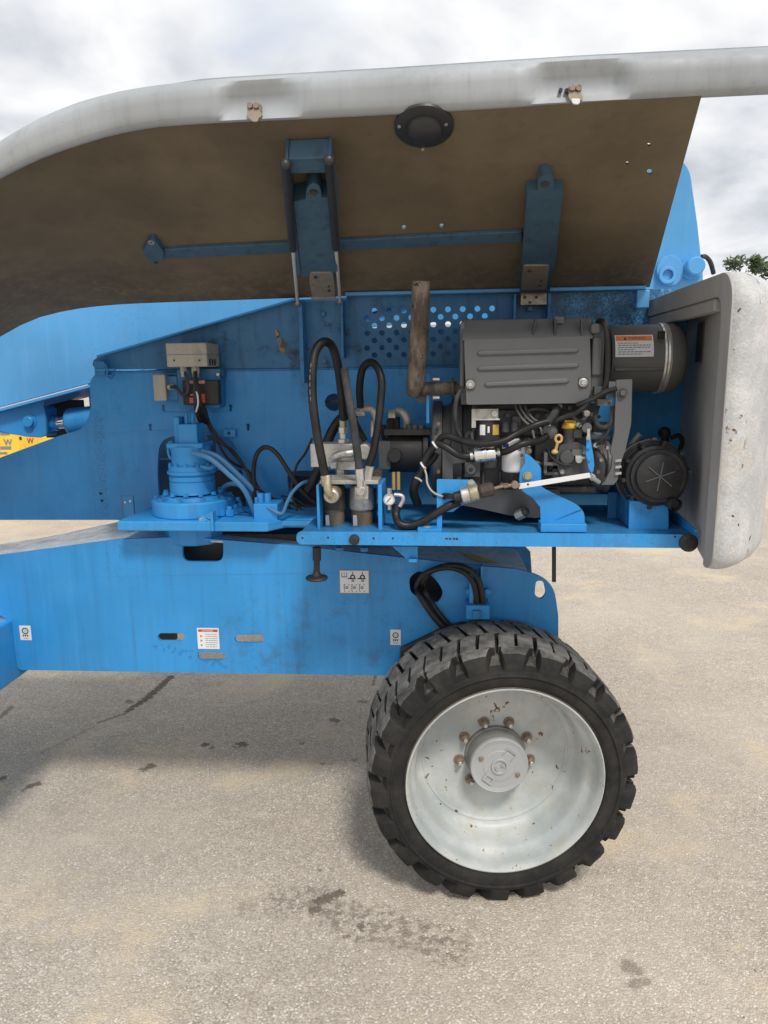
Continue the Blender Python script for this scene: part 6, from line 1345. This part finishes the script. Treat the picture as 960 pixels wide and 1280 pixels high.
for x0, y0, x1, y1, mt in ((0, 541, 12, 544, 'inkgray'), (24, 546, 27, 550, 'ink'), (33, 541, 50, 545, 'paper'), (0, 558, 14, 562, 'inkgray'), (-2, 565, 9, 568, 'inkgray')): s.boxpx(FB, x0, y0, x1, y1, DY - .003, .001, mt)
s.build('printed_letters', yb)
# trees on the skyline: only their tops clear the counterweight
def tree(px, py_top, dist, rad, lean, label, n_leaf, seed):
    rnd = random.Random(seed); base = G(px, 640); dirv = Vector((base.x, base.y, 0)).normalized(); pos = dirv * dist
    r_ = FWD + RGT * ((px - CX) / FPX) + UPV * ((CY - py_top) / FPX); topz = CAMH + r_.z / math.hypot(r_.x, r_.y) * dist
    root = empty('tree', pos); tag(root, label, 'tree', 'trees on the far edge of the yard')
    tb = MB(); tb.tube([pos, pos + Vector((.05, 0, topz * .4)), pos + Vector((lean, .1, topz * .9))], [.16, .03], 'bark', 10)
    for i in range(14):
        a = rnd.uniform(0, 6.28); h = rnd.uniform(.35, .85) * topz; L = rnd.uniform(.5, 1.0) * rad
        p0 = pos + Vector((lean * h / topz * .5, 0, h)); tb.tube([p0, p0 + Vector((math.cos(a) * L * .5, math.sin(a) * L * .5, L * .3)), p0 + Vector((math.cos(a) * L, math.sin(a) * L, L * .5))], [.05, .01], 'bark', 6)
    tb.build('trunk', root)
    lv = MB(); vs, fs = [], []
    clumps = [(rnd.gauss(0, .42) * rad, rnd.gauss(0, .42) * rad, rnd.uniform(.30, .80) * topz, rnd.uniform(.15, .38)) for i in range(80)]
    clumps += [(lean + rnd.uniform(-.9, .9) * rad, rnd.uniform(-.5, .5), topz * rnd.uniform(.93, 1.0), .10) for i in range(16)]
    for i in range(n_leaf):
        cx_, cy_, cz_, cr_ = rnd.choice(clumps); q = pos + Vector((cx_ + rnd.gauss(0, cr_), cy_ + rnd.gauss(0, cr_), min(topz - abs(rnd.gauss(0, .12)), cz_ + rnd.gauss(0, cr_ * .6))))
        a = Vector((rnd.gauss(0, 1), rnd.gauss(0, 1), rnd.gauss(0, 1))).normalized(); b_ = a.orthogonal().normalized(); s_ = rnd.uniform(.025, .06); o = len(vs)
        vs += [q + a * s_ * 1.6, q + b_ * s_, q - a * s_ * 1.6, q - b_ * s_]; fs.append([o, o + 1, o + 2, o + 3])
    lv.add(vs, fs, 'leaf'); lv.build('crown', root)
tree(968, 328, 24, 1.0, .1, 'broad leafy tree peeping over the counterweight at the right edge', 3600, 3)
tree(932, 329, 26, .5, 0, 'low bushy tree top between the slim tree and the right edge', 3600, 9)
tree(905, 321, 23, .4, 0, 'slim leafy tree top nearest the blue riser plate above the counterweight', 2400, 5)
